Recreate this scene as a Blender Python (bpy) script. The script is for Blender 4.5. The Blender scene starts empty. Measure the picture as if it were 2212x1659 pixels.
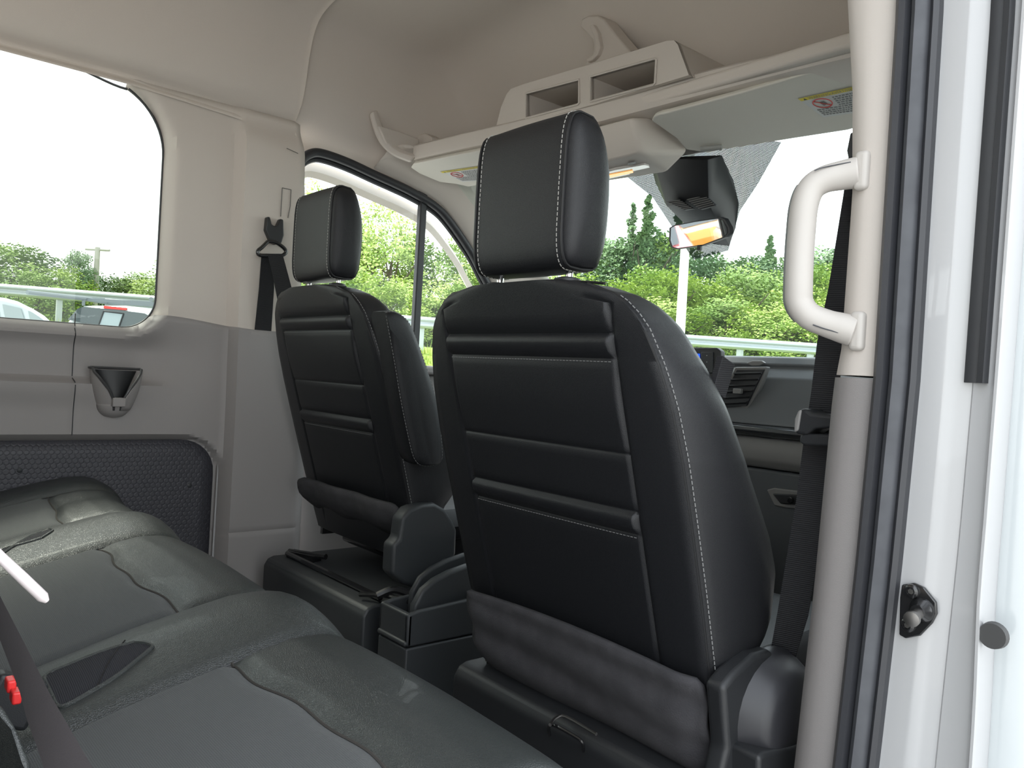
import bpy, bmesh, math, random
from mathutils import Vector, Matrix, noise
SC = bpy.context.scene
COL = SC.collection
R = math.radians
# ------------------------------------------------------------------ camera (van frame: +x passenger side, +y forward, +z up, metres)
AX = Matrix(((0.6439, -0.0440, 0.7639), (0.7628, -0.0375, -0.6456), (0.0570, 0.9984, 0.0094)))
CAM = Vector((1.36, -0.95, 0.95)); FPX = 1730.0
cd = bpy.data.cameras.new('camera'); cam = bpy.data.objects.new('camera', cd); COL.objects.link(cam)
cd.sensor_width = 36; cd.lens = FPX / 2212 * 36; cd.clip_start = 0.02; cd.clip_end = 300
q_ = AX.to_quaternion().normalized()
cam.matrix_world = Matrix.Translation(CAM) @ q_.to_matrix().to_4x4()
SC.camera = cam
# ------------------------------------------------------------------ world, sun, exposure
w = bpy.data.worlds.new('sky'); SC.world = w; w.use_nodes = True
nt = w.node_tree; nt.nodes.clear()
wo = nt.nodes.new('ShaderNodeOutputWorld'); bg = nt.nodes.new('ShaderNodeBackground')
tc = nt.nodes.new('ShaderNodeTexCoord'); sx = nt.nodes.new('ShaderNodeSeparateXYZ'); rp = nt.nodes.new('ShaderNodeValToRGB')
nt.links.new(tc.outputs['Generated'], sx.inputs[0]); nt.links.new(sx.outputs['Z'], rp.inputs[0])
rp.color_ramp.elements[0].position = 0.0; rp.color_ramp.elements[0].color = (.90, .94, .93, 1)
rp.color_ramp.elements[1].position = 0.7; rp.color_ramp.elements[1].color = (.84, .90, .98, 1)
nt.links.new(rp.outputs[0], bg.inputs['Color']); bg.inputs['Strength'].default_value = 2.3
nt.links.new(bg.outputs[0], wo.inputs[0])
sd_ = bpy.data.lights.new('sun', 'SUN'); sun = bpy.data.objects.new('sun', sd_); COL.objects.link(sun)
sd_.energy = 4.5; sd_.angle = R(25); sd_.color = (1, .96, .9)
sun.rotation_euler = Vector((-0.62, -0.25, 1.0)).to_track_quat('Z', 'Y').to_euler()
SC.view_settings.view_transform = 'Standard'; SC.view_settings.look = 'None'
SC.view_settings.exposure = 0.62; SC.view_settings.gamma = 1; SC.view_settings.use_curve_mapping = False
SC.cycles.max_bounces = 8; SC.cycles.diffuse_bounces = 5; SC.cycles.transparent_max_bounces = 12
SC.cycles.sample_clamp_indirect = 6

def P(px, py, x=None, y=None, z=None):
    d = AX @ Vector(((px - 1106) / FPX, -(py - 829.5) / FPX, -1.0))
    if x is not None: t = (x - CAM.x) / d.x
    elif y is not None: t = (y - CAM.y) / d.y
    else: t = (z - CAM.z) / d.z
    return CAM + d * t

def interp(tab, v):
    if v <= tab[0][0]: return tab[0][1]
    for (a, b), (c, d) in zip(tab, tab[1:]):
        if v <= c: return b + (d - b) * (v - a) / (c - a)
    return tab[-1][1]
def smooth(a, b, v):
    t = max(0, min(1, (v - a) / (b - a))); return t * t * (3 - 2 * t)
def gauss(v, s): return math.exp(-(v / s) ** 2)

# ------------------------------------------------------------------ materials
MATS = {}
def mat(name, col, rough=.5, metal=0, bump=None, coat=0, sheen=0, spec=.5, mix=None, emit=None):
    """bump=(kind, scale, strength, dist) ; mix=(colour2, scale, detail)"""
    if name in MATS: return MATS[name]
    m = bpy.data.materials.new(name); m.use_nodes = True; MATS[name] = m
    n = m.node_tree; b = n.nodes['Principled BSDF']
    b.inputs['Base Color'].default_value = (*col, 1); b.inputs['Roughness'].default_value = rough
    b.inputs['Metallic'].default_value = metal; b.inputs['Coat Weight'].default_value = coat
    b.inputs['Sheen Weight'].default_value = sheen; b.inputs['Specular IOR Level'].default_value = spec
    t = n.nodes.new('ShaderNodeTexCoord')
    if emit: b.inputs['Emission Color'].default_value = (*emit[0], 1); b.inputs['Emission Strength'].default_value = emit[1]
    if mix:
        x = n.nodes.new('ShaderNodeTexNoise'); x.inputs['Scale'].default_value = mix[1]; x.inputs['Detail'].default_value = mix[2]
        n.links.new(t.outputs['Object'], x.inputs['Vector'])
        r = n.nodes.new('ShaderNodeValToRGB'); r.color_ramp.elements[0].color = (*col, 1); r.color_ramp.elements[1].color = (*mix[0], 1)
        r.color_ramp.elements[0].position = .35; r.color_ramp.elements[1].position = .68
        n.links.new(x.outputs[0], r.inputs[0]); n.links.new(r.outputs[0], b.inputs['Base Color'])
    if bump:
        kind, sc, st, di = bump
        bp = n.nodes.new('ShaderNodeBump'); bp.inputs['Strength'].default_value = st; bp.inputs['Distance'].default_value = di
        if kind == 'grain':
            x = n.nodes.new('ShaderNodeTexVoronoi'); x.feature = 'DISTANCE_TO_EDGE'; x.inputs['Scale'].default_value = sc
            n.links.new(t.outputs['Object'], x.inputs['Vector']); out = x.outputs['Distance']
            mm = n.nodes.new('ShaderNodeMath'); mm.operation = 'MINIMUM'; mm.inputs[1].default_value = .25
            n.links.new(out, mm.inputs[0]); out = mm.outputs[0]
        elif kind == 'noise':
            x = n.nodes.new('ShaderNodeTexNoise'); x.inputs['Scale'].default_value = sc; x.inputs['Detail'].default_value = 4
            n.links.new(t.outputs['Object'], x.inputs['Vector']); out = x.outputs[0]
        elif kind in ('weave', 'rib_z', 'rib_y', 'rib_x'):
            mp = n.nodes.new('ShaderNodeMapping'); n.links.new(t.outputs['Object'], mp.inputs[0])
            x = n.nodes.new('ShaderNodeTexWave'); x.bands_direction = {'weave': 'X', 'rib_z': 'Z', 'rib_y': 'Y', 'rib_x': 'X'}[kind]
            x.inputs['Scale'].default_value = sc; x.inputs['Distortion'].default_value = 1.2 if kind == 'weave' else .4
            x.inputs['Detail'].default_value = 1; x.inputs['Detail Scale'].default_value = 3
            n.links.new(mp.outputs[0], x.inputs['Vector']); out = x.outputs[0]
            if kind == 'weave':
                y = n.nodes.new('ShaderNodeTexWave'); y.bands_direction = 'Y'; y.inputs['Scale'].default_value = sc * 1.1; y.inputs['Distortion'].default_value = 1.2
                n.links.new(mp.outputs[0], y.inputs['Vector']); mu = n.nodes.new('ShaderNodeMath'); mu.operation = 'MULTIPLY'
                n.links.new(x.outputs[0], mu.inputs[0]); n.links.new(y.outputs[0], mu.inputs[1]); out = mu.outputs[0]
        elif kind == 'hex':
            # distance to the nearest point of a hexagonal lattice in the y-z plane
            def vm(op, *ins):
                v = n.nodes.new('ShaderNodeVectorMath'); v.operation = op
                for k, i in enumerate(ins):
                    if isinstance(i, tuple): v.inputs[k].default_value = i
                    else: n.links.new(i, v.inputs[k])
                return v.outputs['Value'] if op == 'LENGTH' else v.outputs[0]
            p = vm('MULTIPLY_ADD', t.outputs['Object'], (0, sc, sc), (0, 500, 500))
            cell = (1, 1, 1.7320508); half = (.5, .5, .8660254)
            a = vm('MULTIPLY', vm('SUBTRACT', vm('MODULO', p, cell), half), (0, 1, 1))
            c = vm('MULTIPLY', vm('SUBTRACT', vm('MODULO', vm('ADD', p, half), cell), half), (0, 1, 1))
            mn = n.nodes.new('ShaderNodeMath'); mn.operation = 'MINIMUM'
            n.links.new(vm('LENGTH', a), mn.inputs[0]); n.links.new(vm('LENGTH', c), mn.inputs[1])
            mr = n.nodes.new('ShaderNodeMapRange'); mr.inputs['From Min'].default_value = .34; mr.inputs['From Max'].default_value = .5
            mr.inputs['To Min'].default_value = 1; mr.inputs['To Max'].default_value = 0
            n.links.new(mn.outputs[0], mr.inputs['Value']); out = mr.outputs[0]
        n.links.new(out, bp.inputs['Height']); n.links.new(bp.outputs[0], b.inputs['Normal'])
    return m
LIGHT = mat('light grey trim', (.60, .545, .49), .62, bump=('grain', 500, .25, .0006))
LINER = mat('headliner cloth', (.64, .58, .52), .95, bump=('noise', 700, .35, .0008))
FABTRIM = mat('woven pillar cloth', (.52, .475, .435), .9, bump=('noise', 600, .3, .0006))
GREYT = mat('grey lower trim', (.30, .282, .275), .58, bump=('grain', 420, .3, .0006))
HONEY = mat('honeycomb panel', (.050, .050, .060), .5, bump=('hex', 74, .45, .0015))
LEATH = mat('black leather', (.011, .0115, .0135), .43, bump=('grain', 620, .55, .0009), spec=.40)
LEATHB = mat('bench leather', (.036, .040, .039), .36, bump=('grain', 480, .7, .0012), coat=.06, spec=.6)
FAB = mat('bench fabric', (.066, .070, .070), .85, bump=('weave', 150, .6, .0008), sheen=.1)
SUEDE = mat('suede cloth', (.038, .037, .041), .97, bump=('noise', 420, .6, .0015), mix=((.052, .050, .055), 30, 3))
BLKP = mat('black plastic', (.018, .019, .021), .45, bump=('grain', 600, .3, .0006))
DKP = mat('dark grey plastic', (.030, .033, .036), .5, bump=('noise', 500, .25, .0005))
DASH = mat('dashboard plastic', (.10, .107, .112), .55, bump=('grain', 400, .3, .0006))
DASHL = mat('dashboard grey plastic', (.20, .195, .19), .5)
RUB = mat('black rubber', (.022, .023, .026), .5, bump=('noise', 60, .15, .002))
RUBG = mat('weathered rubber', (.05, .052, .06), .6, mix=((.07, .073, .082), 25, 3))
WHITE = mat('white paint', (.41, .41, .415), .25, coat=.6)
WHITEO = mat('white car paint', (.47, .50, .51), .2, coat=.8)
CHR = mat('chrome', (.8, .8, .8), .12, metal=1)
STEEL = mat('dull steel', (.30, .29, .28), .35, metal=1)
BLKM = mat('black painted metal', (.012, .012, .013), .2, coat=.6)
BELT = mat('seat belt webbing', (.010, .010, .012), .75, bump=('rib_z', 110, .6, .0008))
THREAD = mat('grey thread', (.22, .22, .22), .8)
THREADL = mat('pale thread', (.42, .41, .38), .8)
SEAMM = mat('seam piping', (.012, .012, .013), .45)
REDM = mat('red plastic', (.75, .03, .03), .4)
PALEP = mat('pale plastic', (.80, .72, .72), .4)
MIRR = mat('mirror glass', (.9, .9, .9), .02, metal=1)
STICK = mat('white label', (.62, .62, .60), .6)
YEL = mat('yellow label band', (.75, .62, .05), .6)
INK = mat('label ink', (.18, .18, .18), .7)
INKR = mat('red label ink', (.6, .06, .05), .7)
LENS = mat('clear lamp lens', (.62, .58, .54), .15, coat=.5)
LENSO = mat('amber lamp lens', (.85, .42, .12), .25, emit=((1, .5, .15), .5))
SCREEN = mat('blue screen', (.01, .03, .3), .1, emit=((.02, .12, 1), .8))
ASPH = mat('ground asphalt', (.36, .352, .335), .9, mix=((.43, .42, .40), 2, 6))
GRASS = mat('embankment grass', (.17, .27, .035), .95, mix=((.30, .36, .07), 1.3, 8), bump=('noise', 12, .8, .1))
BLADE = mat('grass blades', (.26, .38, .05), .9, mix=((.42, .46, .12), 3, 3))
LEAF1 = mat('leaves green', (.14, .24, .05), .7, mix=((.30, .42, .09), .5, 4))
LEAF2 = mat('leaves yellow green', (.24, .37, .07), .7, mix=((.42, .52, .13), .6, 4))
LEAF3 = mat('leaves dark', (.06, .12, .045), .75, mix=((.14, .21, .06), .5, 4))
LEAF4 = mat('leaves blue green', (.11, .20, .10), .75, mix=((.20, .30, .12), .4, 4))
BARK = mat('bark', (.10, .08, .06), .9)
GALV = mat('galvanised steel', (.42, .46, .48), .55, metal=.35)
CONC = mat('pale pole', (.62, .62, .58), .7)
WOODP = mat('weathered wood pole', (.42, .40, .38), .8)
TINT = mat('dark car glass', (.07, .085, .09), .08, coat=.3)
TINTL = mat('light car glass', (.30, .36, .38), .08, coat=.3)
TAIL = mat('red lamp', (.8, .05, .04), .25)
CARPET = mat('black floor mat', (.02, .02, .022), .9, bump=('noise', 200, .5, .002))
DOTS = None
def glassmat(name, tint, gl):
    m = bpy.data.materials.new(name); m.use_nodes = True; n = m.node_tree; n.nodes.clear()
    o = n.nodes.new('ShaderNodeOutputMaterial'); t = n.nodes.new('ShaderNodeBsdfTransparent'); g = n.nodes.new('ShaderNodeBsdfGlossy')
    f = n.nodes.new('ShaderNodeFresnel'); gg = n.nodes.new('ShaderNodeNewGeometry'); io = n.nodes.new('ShaderNodeMapRange')
    io.inputs['To Min'].default_value = 1.45; io.inputs['To Max'].default_value = 1 / 1.45
    n.links.new(gg.outputs['Backfacing'], io.inputs['Value']); n.links.new(io.outputs[0], f.inputs[0]); mx = n.nodes.new('ShaderNodeMixShader')
    ma = n.nodes.new('ShaderNodeMath'); ma.operation = 'MULTIPLY'; ma.inputs[1].default_value = gl
    n.links.new(f.outputs[0], ma.inputs[0]); n.links.new(ma.outputs[0], mx.inputs[0])
    t.inputs[0].default_value = (*tint, 1); g.inputs['Roughness'].default_value = .01; g.inputs['Color'].default_value = (.9, .95, .93, 1)
    n.links.new(t.outputs[0], mx.inputs[1]); n.links.new(g.outputs[0], mx.inputs[2]); n.links.new(mx.outputs[0], o.inputs[0])
    return m
GL_SIDE = glassmat('tinted side glass', (.58, .62, .56), .9)
GL_FRONT = glassmat('clear door glass', (.93, .97, .95), .8)
GL_WS = glassmat('windshield glass', (.90, .97, .95), .8)
# windshield dotted frit: black dots with clear gaps
DOTS = bpy.data.materials.new('dotted frit'); DOTS.use_nodes = True
_n = DOTS.node_tree; _n.nodes.clear()
_o = _n.nodes.new('ShaderNodeOutputMaterial'); _t = _n.nodes.new('ShaderNodeBsdfTransparent'); _d = _n.nodes.new('ShaderNodeBsdfDiffuse')
_d.inputs[0].default_value = (.05, .07, .07, 1); _mx = _n.nodes.new('ShaderNodeMixShader'); _tc = _n.nodes.new('ShaderNodeTexCoord')
_v = _n.nodes.new('ShaderNodeTexVoronoi'); _v.inputs['Scale'].default_value = 330; _v.inputs['Randomness'].default_value = 0; _v.voronoi_dimensions = '2D'; _sp = _n.nodes.new('ShaderNodeSeparateXYZ'); _cb = _n.nodes.new('ShaderNodeCombineXYZ'); _mz = _n.nodes.new('ShaderNodeMath'); _mz.operation = 'MULTIPLY'; _mz.inputs[1].default_value = 1.64; _n.links.new(_tc.outputs['Object'], _sp.inputs[0]); _n.links.new(_sp.outputs['X'], _cb.inputs[0]); _n.links.new(_sp.outputs['Z'], _mz.inputs[0]); _n.links.new(_mz.outputs[0], _cb.inputs[1])
_m = _n.nodes.new('ShaderNodeMath'); _m.operation = 'LESS_THAN'; _m.inputs[1].default_value = .535
_n.links.new(_cb.outputs[0], _v.inputs['Vector']); _n.links.new(_v.outputs['Distance'], _m.inputs[0])
_n.links.new(_m.outputs[0], _mx.inputs[0]); _n.links.new(_t.outputs[0], _mx.inputs[1]); _n.links.new(_d.outputs[0], _mx.inputs[2]); _n.links.new(_mx.outputs[0], _o.inputs[0])

# ------------------------------------------------------------------ helpers
def obj(name, verts, faces, m=None, parent=None, sm=True, bevel=0, seg=3, sub=0, solid=0, angle=40):
    me = bpy.data.meshes.new(name); me.from_pydata([tuple(v) for v in verts], [], faces); me.validate(); me.update()
    o = bpy.data.objects.new(name, me); COL.objects.link(o)
    if m:
        for k in (m if isinstance(m, (list, tuple)) else [m]): me.materials.append(k)
    bm = bmesh.new(); bm.from_mesh(me); bmesh.ops.recalc_face_normals(bm, faces=bm.faces); bm.to_mesh(me); bm.free()
    if sm:
        for p in me.polygons: p.use_smooth = True
        try: me.set_sharp_from_angle(angle=R(angle))
        except Exception: pass
    if parent: o.parent = parent
    if solid:
        s = o.modifiers.new('solid', 'SOLIDIFY'); s.thickness = abs(solid); s.offset = -1 if solid > 0 else 1
    if bevel:
        b = o.modifiers.new('bevel', 'BEVEL'); b.width = bevel; b.segments = seg; b.limit_method = 'ANGLE'; b.angle_limit = R(30)
        b.harden_normals = False
    if sub:
        s = o.modifiers.new('sub', 'SUBSURF'); s.levels = sub; s.render_levels = sub
    return o
def empty(name, loc=(0, 0, 0), label=None, cat=None, group=None, kind=None):
    o = bpy.data.objects.new(name, None); COL.objects.link(o); o.location = loc; o.empty_display_size = .05
    return tag(o, label, cat, group, kind)
def tag(o, label=None, cat=None, group=None, kind=None):
    if label: o['label'] = label
    if cat: o['category'] = cat
    if group: o['group'] = group
    if kind: o['kind'] = kind
    return o
def keep(o, root):
    "parent o to root without moving it"
    o.parent = root; o.matrix_parent_inverse = Matrix.Translation(-Vector(root.location)); return o
class MB:
    def __init__(s): s.v = []; s.f = []
    def add(s, v, f):
        n = len(s.v); s.v += [Vector(q) for q in v]; s.f += [tuple(i + n for i in t) for t in f]
    def box(s, c, d, rot=None):
        c = Vector(c); h = [k / 2 for k in d]; v = []
        for a in (-1, 1):
            for b in (-1, 1):
                for e in (-1, 1):
                    q = Vector((a * h[0], b * h[1], e * h[2]))
                    if rot is not None: q = rot @ q
                    v.append(c + q)
        s.add(v, [(0, 1, 3, 2), (4, 6, 7, 5), (0, 4, 5, 1), (2, 3, 7, 6), (0, 2, 6, 4), (1, 5, 7, 3)])
    def prism(s, pts, off):
        "pts: 3D outline, off: extrusion vector"
        n = len(pts); off = Vector(off)
        s.add([Vector(p) for p in pts] + [Vector(p) + off for p in pts],
              [tuple(range(n)), tuple(range(2 * n - 1, n - 1, -1))] + [(i, (i + 1) % n, n + (i + 1) % n, n + i) for i in range(n)])
    def loft(s, rings, closed=True, caps=True):
        m = len(rings[0]); v = [q for r in rings for q in r]; f = []
        for i in range(len(rings) - 1):
            for j in range(m if closed else m - 1):
                a = i * m + j; b = i * m + (j + 1) % m; f.append((a, b, b + m, a + m))
        if caps: f += [tuple(range(m)), tuple(range((len(rings) - 1) * m, len(rings) * m))[::-1]]
        s.add(v, f)
    def tube(s, pts, r, n=10, caps=True):
        pts = [Vector(p) for p in pts]; rings = []; up = Vector((0, 0, 1)); prev = None
        for i, p in enumerate(pts):
            t = (pts[min(i + 1, len(pts) - 1)] - pts[max(i - 1, 0)]).normalized()
            if prev is None:
                a = t.cross(up if abs(t.z) < .9 else Vector((1, 0, 0))).normalized()
            else: a = (prev - t * prev.dot(t)).normalized()
            prev = a; b = t.cross(a); rr = r[i] if isinstance(r, (list, tuple)) else r
            rx, ry = rr if isinstance(rr, tuple) else (rr, rr)
            rings.append([p + a * math.cos(2 * math.pi * k / n) * rx + b * math.sin(2 * math.pi * k / n) * ry for k in range(n)])
        s.loft(rings, True, caps)
    def lathe(s, prof, c, axis=(0, 0, 1), n=24):
        ax = Vector(axis).normalized(); a = ax.orthogonal().normalized(); b = ax.cross(a); c = Vector(c)
        s.loft([[c + ax * h + (a * math.cos(2 * math.pi * k / n) + b * math.sin(2 * math.pi * k / n)) * max(r, 1e-4) for k in range(n)] for r, h in prof], True, True)
    def build(s, name, m, parent=None, **k): return obj(name, s.v, s.f, m, parent, **k)
def spline(pts, n=8):
    "Catmull-Rom through pts"
    pts = [Vector(p) for p in pts]; out = []
    for i in range(len(pts) - 1):
        p0 = pts[max(i - 1, 0)]; p1 = pts[i]; p2 = pts[i + 1]; p3 = pts[min(i + 2, len(pts) - 1)]
        for k in range(n):
            t = k / n
            out.append(.5 * ((2 * p1) + (p2 - p0) * t + (2 * p0 - 5 * p1 + 4 * p2 - p3) * t * t + (3 * p1 - p0 - 3 * p2 + p3) * t ** 3))
    out.append(pts[-1]); return out
def panel(name, u0, u1, w0, w1, step, sdf, pos, m, parent=None, solid=0, **kw):
    "grid sheet over (u,w) trimmed to sdf>0 with its edge snapped onto sdf=0"
    nu = max(2, int((u1 - u0) / step)); nw = max(2, int((w1 - w0) / step)); du = (u1 - u0) / nu; dw = (w1 - w0) / nw
    uv = {}; faces = []; S = {}
    for i in range(nu + 1):
        for j in range(nw + 1):
            S[i, j] = sdf(u0 + i * du, w0 + j * dw)
    th = -step * .15
    for i in range(nu):
        for j in range(nw):
            q = [(i, j), (i + 1, j), (i + 1, j + 1), (i, j + 1)]
            if all(S[k] > th for k in q): faces.append(q)
    cnt = {}
    for q in faces:
        for a, b in zip(q, q[1:] + q[:1]):
            e = (min(a, b), max(a, b)); cnt[e] = cnt.get(e, 0) + 1
    bd = {k for e, c in cnt.items() if c == 1 for k in e}
    idx = {}; verts = []
    for q in faces:
        for k in q:
            if k in idx: continue
            u = u0 + k[0] * du; v = w0 + k[1] * dw
            if k in bd and abs(S[k]) < step * 1.6:
                for _ in range(4):
                    s = sdf(u, v); e = 1e-4
                    gx = (sdf(u + e, v) - sdf(u - e, v)) / 2 / e; gy = (sdf(u, v + e) - sdf(u, v - e)) / 2 / e; g2 = gx * gx + gy * gy
                    if g2 < .05: break
                    u -= s * gx / g2; v -= s * gy / g2
            idx[k] = len(verts); verts.append(pos(u, v))
    return obj(name, verts, [tuple(idx[k] for k in q) for q in faces], m, parent, solid=solid, **kw)
def rrect(u, v, u0, u1, v0, v1, r, r2=None):
    "signed distance, positive inside a rounded rectangle (r top, r2 bottom)"
    cu = (u0 + u1) / 2; cv = (v0 + v1) / 2
    rr = r if v > cv or r2 is None else r2
    qx = abs(u - cu) - (u1 - u0) / 2 + rr; qy = abs(v - cv) - (v1 - v0) / 2 + rr
    return -(min(max(qx, qy), 0) + math.hypot(max(qx, 0), max(qy, 0)) - rr)
def stitches(name, pts, m, parent, pitch=.0075, length=.0048, r=.0007):
    b = MB(); pts = [Vector(p) for p in pts]; d = 0
    L = [0]
    for a, c in zip(pts, pts[1:]): L.append(L[-1] + (c - a).length)
    def at(s):
        for i in range(len(L) - 1):
            if s <= L[i + 1]: return pts[i].lerp(pts[i + 1], (s - L[i]) / max(L[i + 1] - L[i], 1e-9))
        return pts[-1]
    while d + length < L[-1]:
        b.tube([at(d), at(d + length)], r, 5); d += pitch
    return b.build(name, m, parent, sm=False)
def line(name, pts, r, m, parent, n=6):
    b = MB(); b.tube(pts, r, n); return b.build(name, m, parent)

# ================================================================== THE SETTING
# ---------------- floor
fl = MB(); fl.box((0, -.1, .10), (1.74, 2.7, .04)); flo = fl.build('floor', CARPET); tag(flo, kind='structure')
# ---------------- left wall: trims
WL = empty('wall_left', (0, 0, 0), kind='structure')
WIN = (-1.75, -.297, 1.018, 1.665, .18, .085)   # y0 y1 z0 z1 rtop rbot
def ridge(y, z):
    "belt pillar stands proud of the wall forward of y=-.11; soft concave run-out behind it"
    return .034 * smooth(-.119, -.097, y) * (1 - .8 * smooth(1.56, 1.64, z)) + .010 * smooth(-.34, -.14, y) * smooth(1.2, .75, z) - .05 * smooth(.09, .16, y)
def low_x(y, z):
    x = -.872 + ridge(y, z)
    # upper band recessed above the belt rail, ledge fading out at y=-.3
    fade = 1 - smooth(-.36, -.24, y)
    x -= .036 * fade * smooth(.872, .882, z) * (1 - smooth(.96, 1.03, z)) + .006 * fade * smooth(.872, .886, z)
    x += .010 * fade * smooth(.80, .865, z)
    # scooped transition in front of the ledge
    x -= .022 * gauss(math.hypot((y + .27) * .8, z - .955), .085)
    d = -rrect(y, z, *WIN); x -= .035 * (1 - smooth(0, .028, d))
    # recess for the honeycomb panel
    h = rrect(y, z, -2.2, -.118, -.4, .735, .10)
    x -= .026 * smooth(-.004, .006, h)
    # seam grooves
    x -= .005 * gauss(y + .492, .0035) * smooth(.735, .742, z)
    if y > -.14: x -= .004 * gauss(z - .47 - .03 * (y > .0) * 0, .004)
    return x
def up_x(y, z):
    d = -rrect(y, z, *WIN)          # distance outward from window edge
    x = -.878 + ridge(y, z)
    x -= .035 * (1 - smooth(0, .028, d))      # rounded return into the glass
    x -= .10 * max(0, z - 1.45) ** 2 * 4
    if z < 1.10: x = min(x, low_x(y, z) - .003) if y > -.5 else x
    return x
panel('upper_trim', -1.9, .10, 1.0, 1.68, .011,
      lambda u, v: min(-rrect(u, v, *WIN) + .002, 1.664 - v, v - (1.040 - .018 * smooth(-.28, -.04, u)), .080 - .02 * (v - 1.3) - u),
      lambda u, v: Vector((up_x(u, v), u, v)), LIGHT, WL, solid=-.006)
panel('lower_trim', -1.9, .14, .12, 1.05, .0085,
      lambda u, v: min(-rrect(u, v, *WIN) + .002, (1.060 - .020 * smooth(-.28, -.04, u)) - v, .13 - u, v - .125),
      lambda u, v: Vector((low_x(u, v), u, v)), GREYT, WL, solid=-.006)
# dark seam lines between the lower panels, the liner and the trims
line('seam_line', [(low_x(-.492, z) + .0035, -.492, z) for z in [.74 + i * .009 for i in range(35)]], .0013, RUB, WL)
hp = panel('honeycomb_panel', -1.9, -.13, .13, .73, .02,
      lambda u, v: rrect(u, v, -2.3, -.133, -.6, .727, .09),
      lambda u, v: Vector((-.884, u, v)), HONEY, WL, solid=.005)
for y, z in ((-.60, .655), (-.155 - .04, .60), (-1.05, .655), (-.60, .30), (-.20, .30)):
    b = MB(); b.lathe([(.0095, 0), (.009, .003), (.005, .006), (0.0, .0065)], (-.884, y, z), (1, 0, 0), 14); b.build('fastener', DKP, hp)
b = MB(); b.prism([(-.874, -.127, .30), (-.874, -.121, .30), (-.874, -.121, .64), (-.874, -.124, .66)], (.003, 0, 0)); b.build('body_gap_strip', WHITE, WL)
# slot cover and adjuster slot on the belt pillar
b = MB(); xx = -.842
for pts in ([(.008, 1.452), (.035, 1.452)], [(.035, 1.452), (.035, 1.405)], [(.008, 1.452), (.008, 1.37)], [(.035, 1.405), (.030, 1.37)]):
    b.tube([(xx, *pts[0]), (xx, *pts[1])], .0012, 5)
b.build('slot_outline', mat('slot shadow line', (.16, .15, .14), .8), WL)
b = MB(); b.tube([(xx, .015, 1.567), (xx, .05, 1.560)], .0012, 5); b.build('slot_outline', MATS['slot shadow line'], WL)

# ---------------- side glass behind
g1 = empty('window_1', (-.93, -1.0, 1.0), kind='structure')
keep(panel('glass', -1.9, -.2, .95, 1.72, .05, lambda u, v: rrect(u, v, -1.80, -.262, .985, 1.70, .19, .10), lambda u, v: Vector((-.925, u, v)), GL_SIDE, solid=0), g1)
def outline(y0, y1, z0, z1, rt, rb, x, n=8):
    pts = []
    for cy, cz, r, a0 in ((y1 - rt, z1 - rt, rt, 90), (y1 - rb, z0 + rb, rb, 0), (y0 + rb, z0 + rb, rb, -90), (y0 + rt, z1 - rt, rt, -180)):
        for k in range(n + 1): a = R(a0 - 90 * k / n); pts.append(Vector((x, cy + r * math.cos(a), cz + r * math.sin(a))))
    return pts + [pts[0]]
keep(line('seal', [p for p in outline(-1.757, -.2985, 1.0195, 1.6635, .179, .084, -.915, 16)[:-1] if p.z < 1.6435], .0034, RUB, None, 8), g1)
keep(line('seal', [(-.925, y_, 1.6435 + .026 * smooth(-.394, -.55, y_)) for y_ in [-1.7 + .05 * i for i in range(26)] + [-.428, -.41, -.394]], .0034, RUB, None, 8), g1)

# ---------------- ceiling (moulded headliner), rear and front sections
PROF = [(-.935, 1.60), (-.925, 1.635), (-.885, 1.675), (-.856, 1.73), (-.84, 1.79), (-.827, 1.85), (-.805, 1.905), (-.765, 1.942), (-.68, 1.962), (-.5, 1.975), (-.25, 1.985), (0, 1.99)]
prof_s = [(q.x, q.y) for q in spline([(a, b, 0) for a, b in PROF], 5)]
full = prof_s + [(-a, b) for a, b in prof_s[-2::-1]]
CE = empty('ceiling', (0, 0, 1.95), kind='structure')
def rear_ring(y, off, zc=0):
    out = []
    for i, (a, b) in enumerate(full):
        k = 1 - off; zz = (b - 1.3) * k + 1.3
        zm = interp([(-1.9, 1.650), (-.4, 1.645), (.06, 1.618)], y)
        if b < 1.70: zz = zm + (b - 1.60) / .10 * (1.70 - zm)
        out.append(Vector((a * k - math.copysign(.045 * smooth(1.66, 1.60, b), a), y, zz)))
    return out
rings = [rear_ring(-1.95, .006)] + [rear_ring(-1.95 + i * .12, .006) for i in range(1, 17)] + [rear_ring(.045, .006), rear_ring(.054, .009), rear_ring(.058, .014), rear_ring(.059, -.02)]
b = MB(); b.loft(rings, False, False); keep(b.build('rear_headliner', LINER), CE)
def front_ring(y):
    k = smooth(.55, 1.05, y)
    out = []
    for a, bb in full:
        s = 1 - .10 * k
        zz = bb if bb < 1.66 else 1.66 + (bb - 1.66) * (1 - .92 * smooth(.48, .82, y))
        zz -= .06 * smooth(.6, .83, y) * max(0, min(1, (bb - 1.6) / .1))
        drop = interp([(.06, 0), (.16, -.005), (.33, -.02), (.47, -.05), (.60, -.10)], y)
        if bb < 1.66: zz += drop * (1.66 - bb) / .06
        out.append(Vector((a * s, y, zz)))
    return out
b = MB(); b.loft([front_ring(y) for y in [.052, .1, .15, .2, .25, .3, .35, .4, .45, .5, .55, .6, .64, .68, .72, .76, .80, .83]], False, False)
keep(b.build('front_headliner', LINER), CE)

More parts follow.
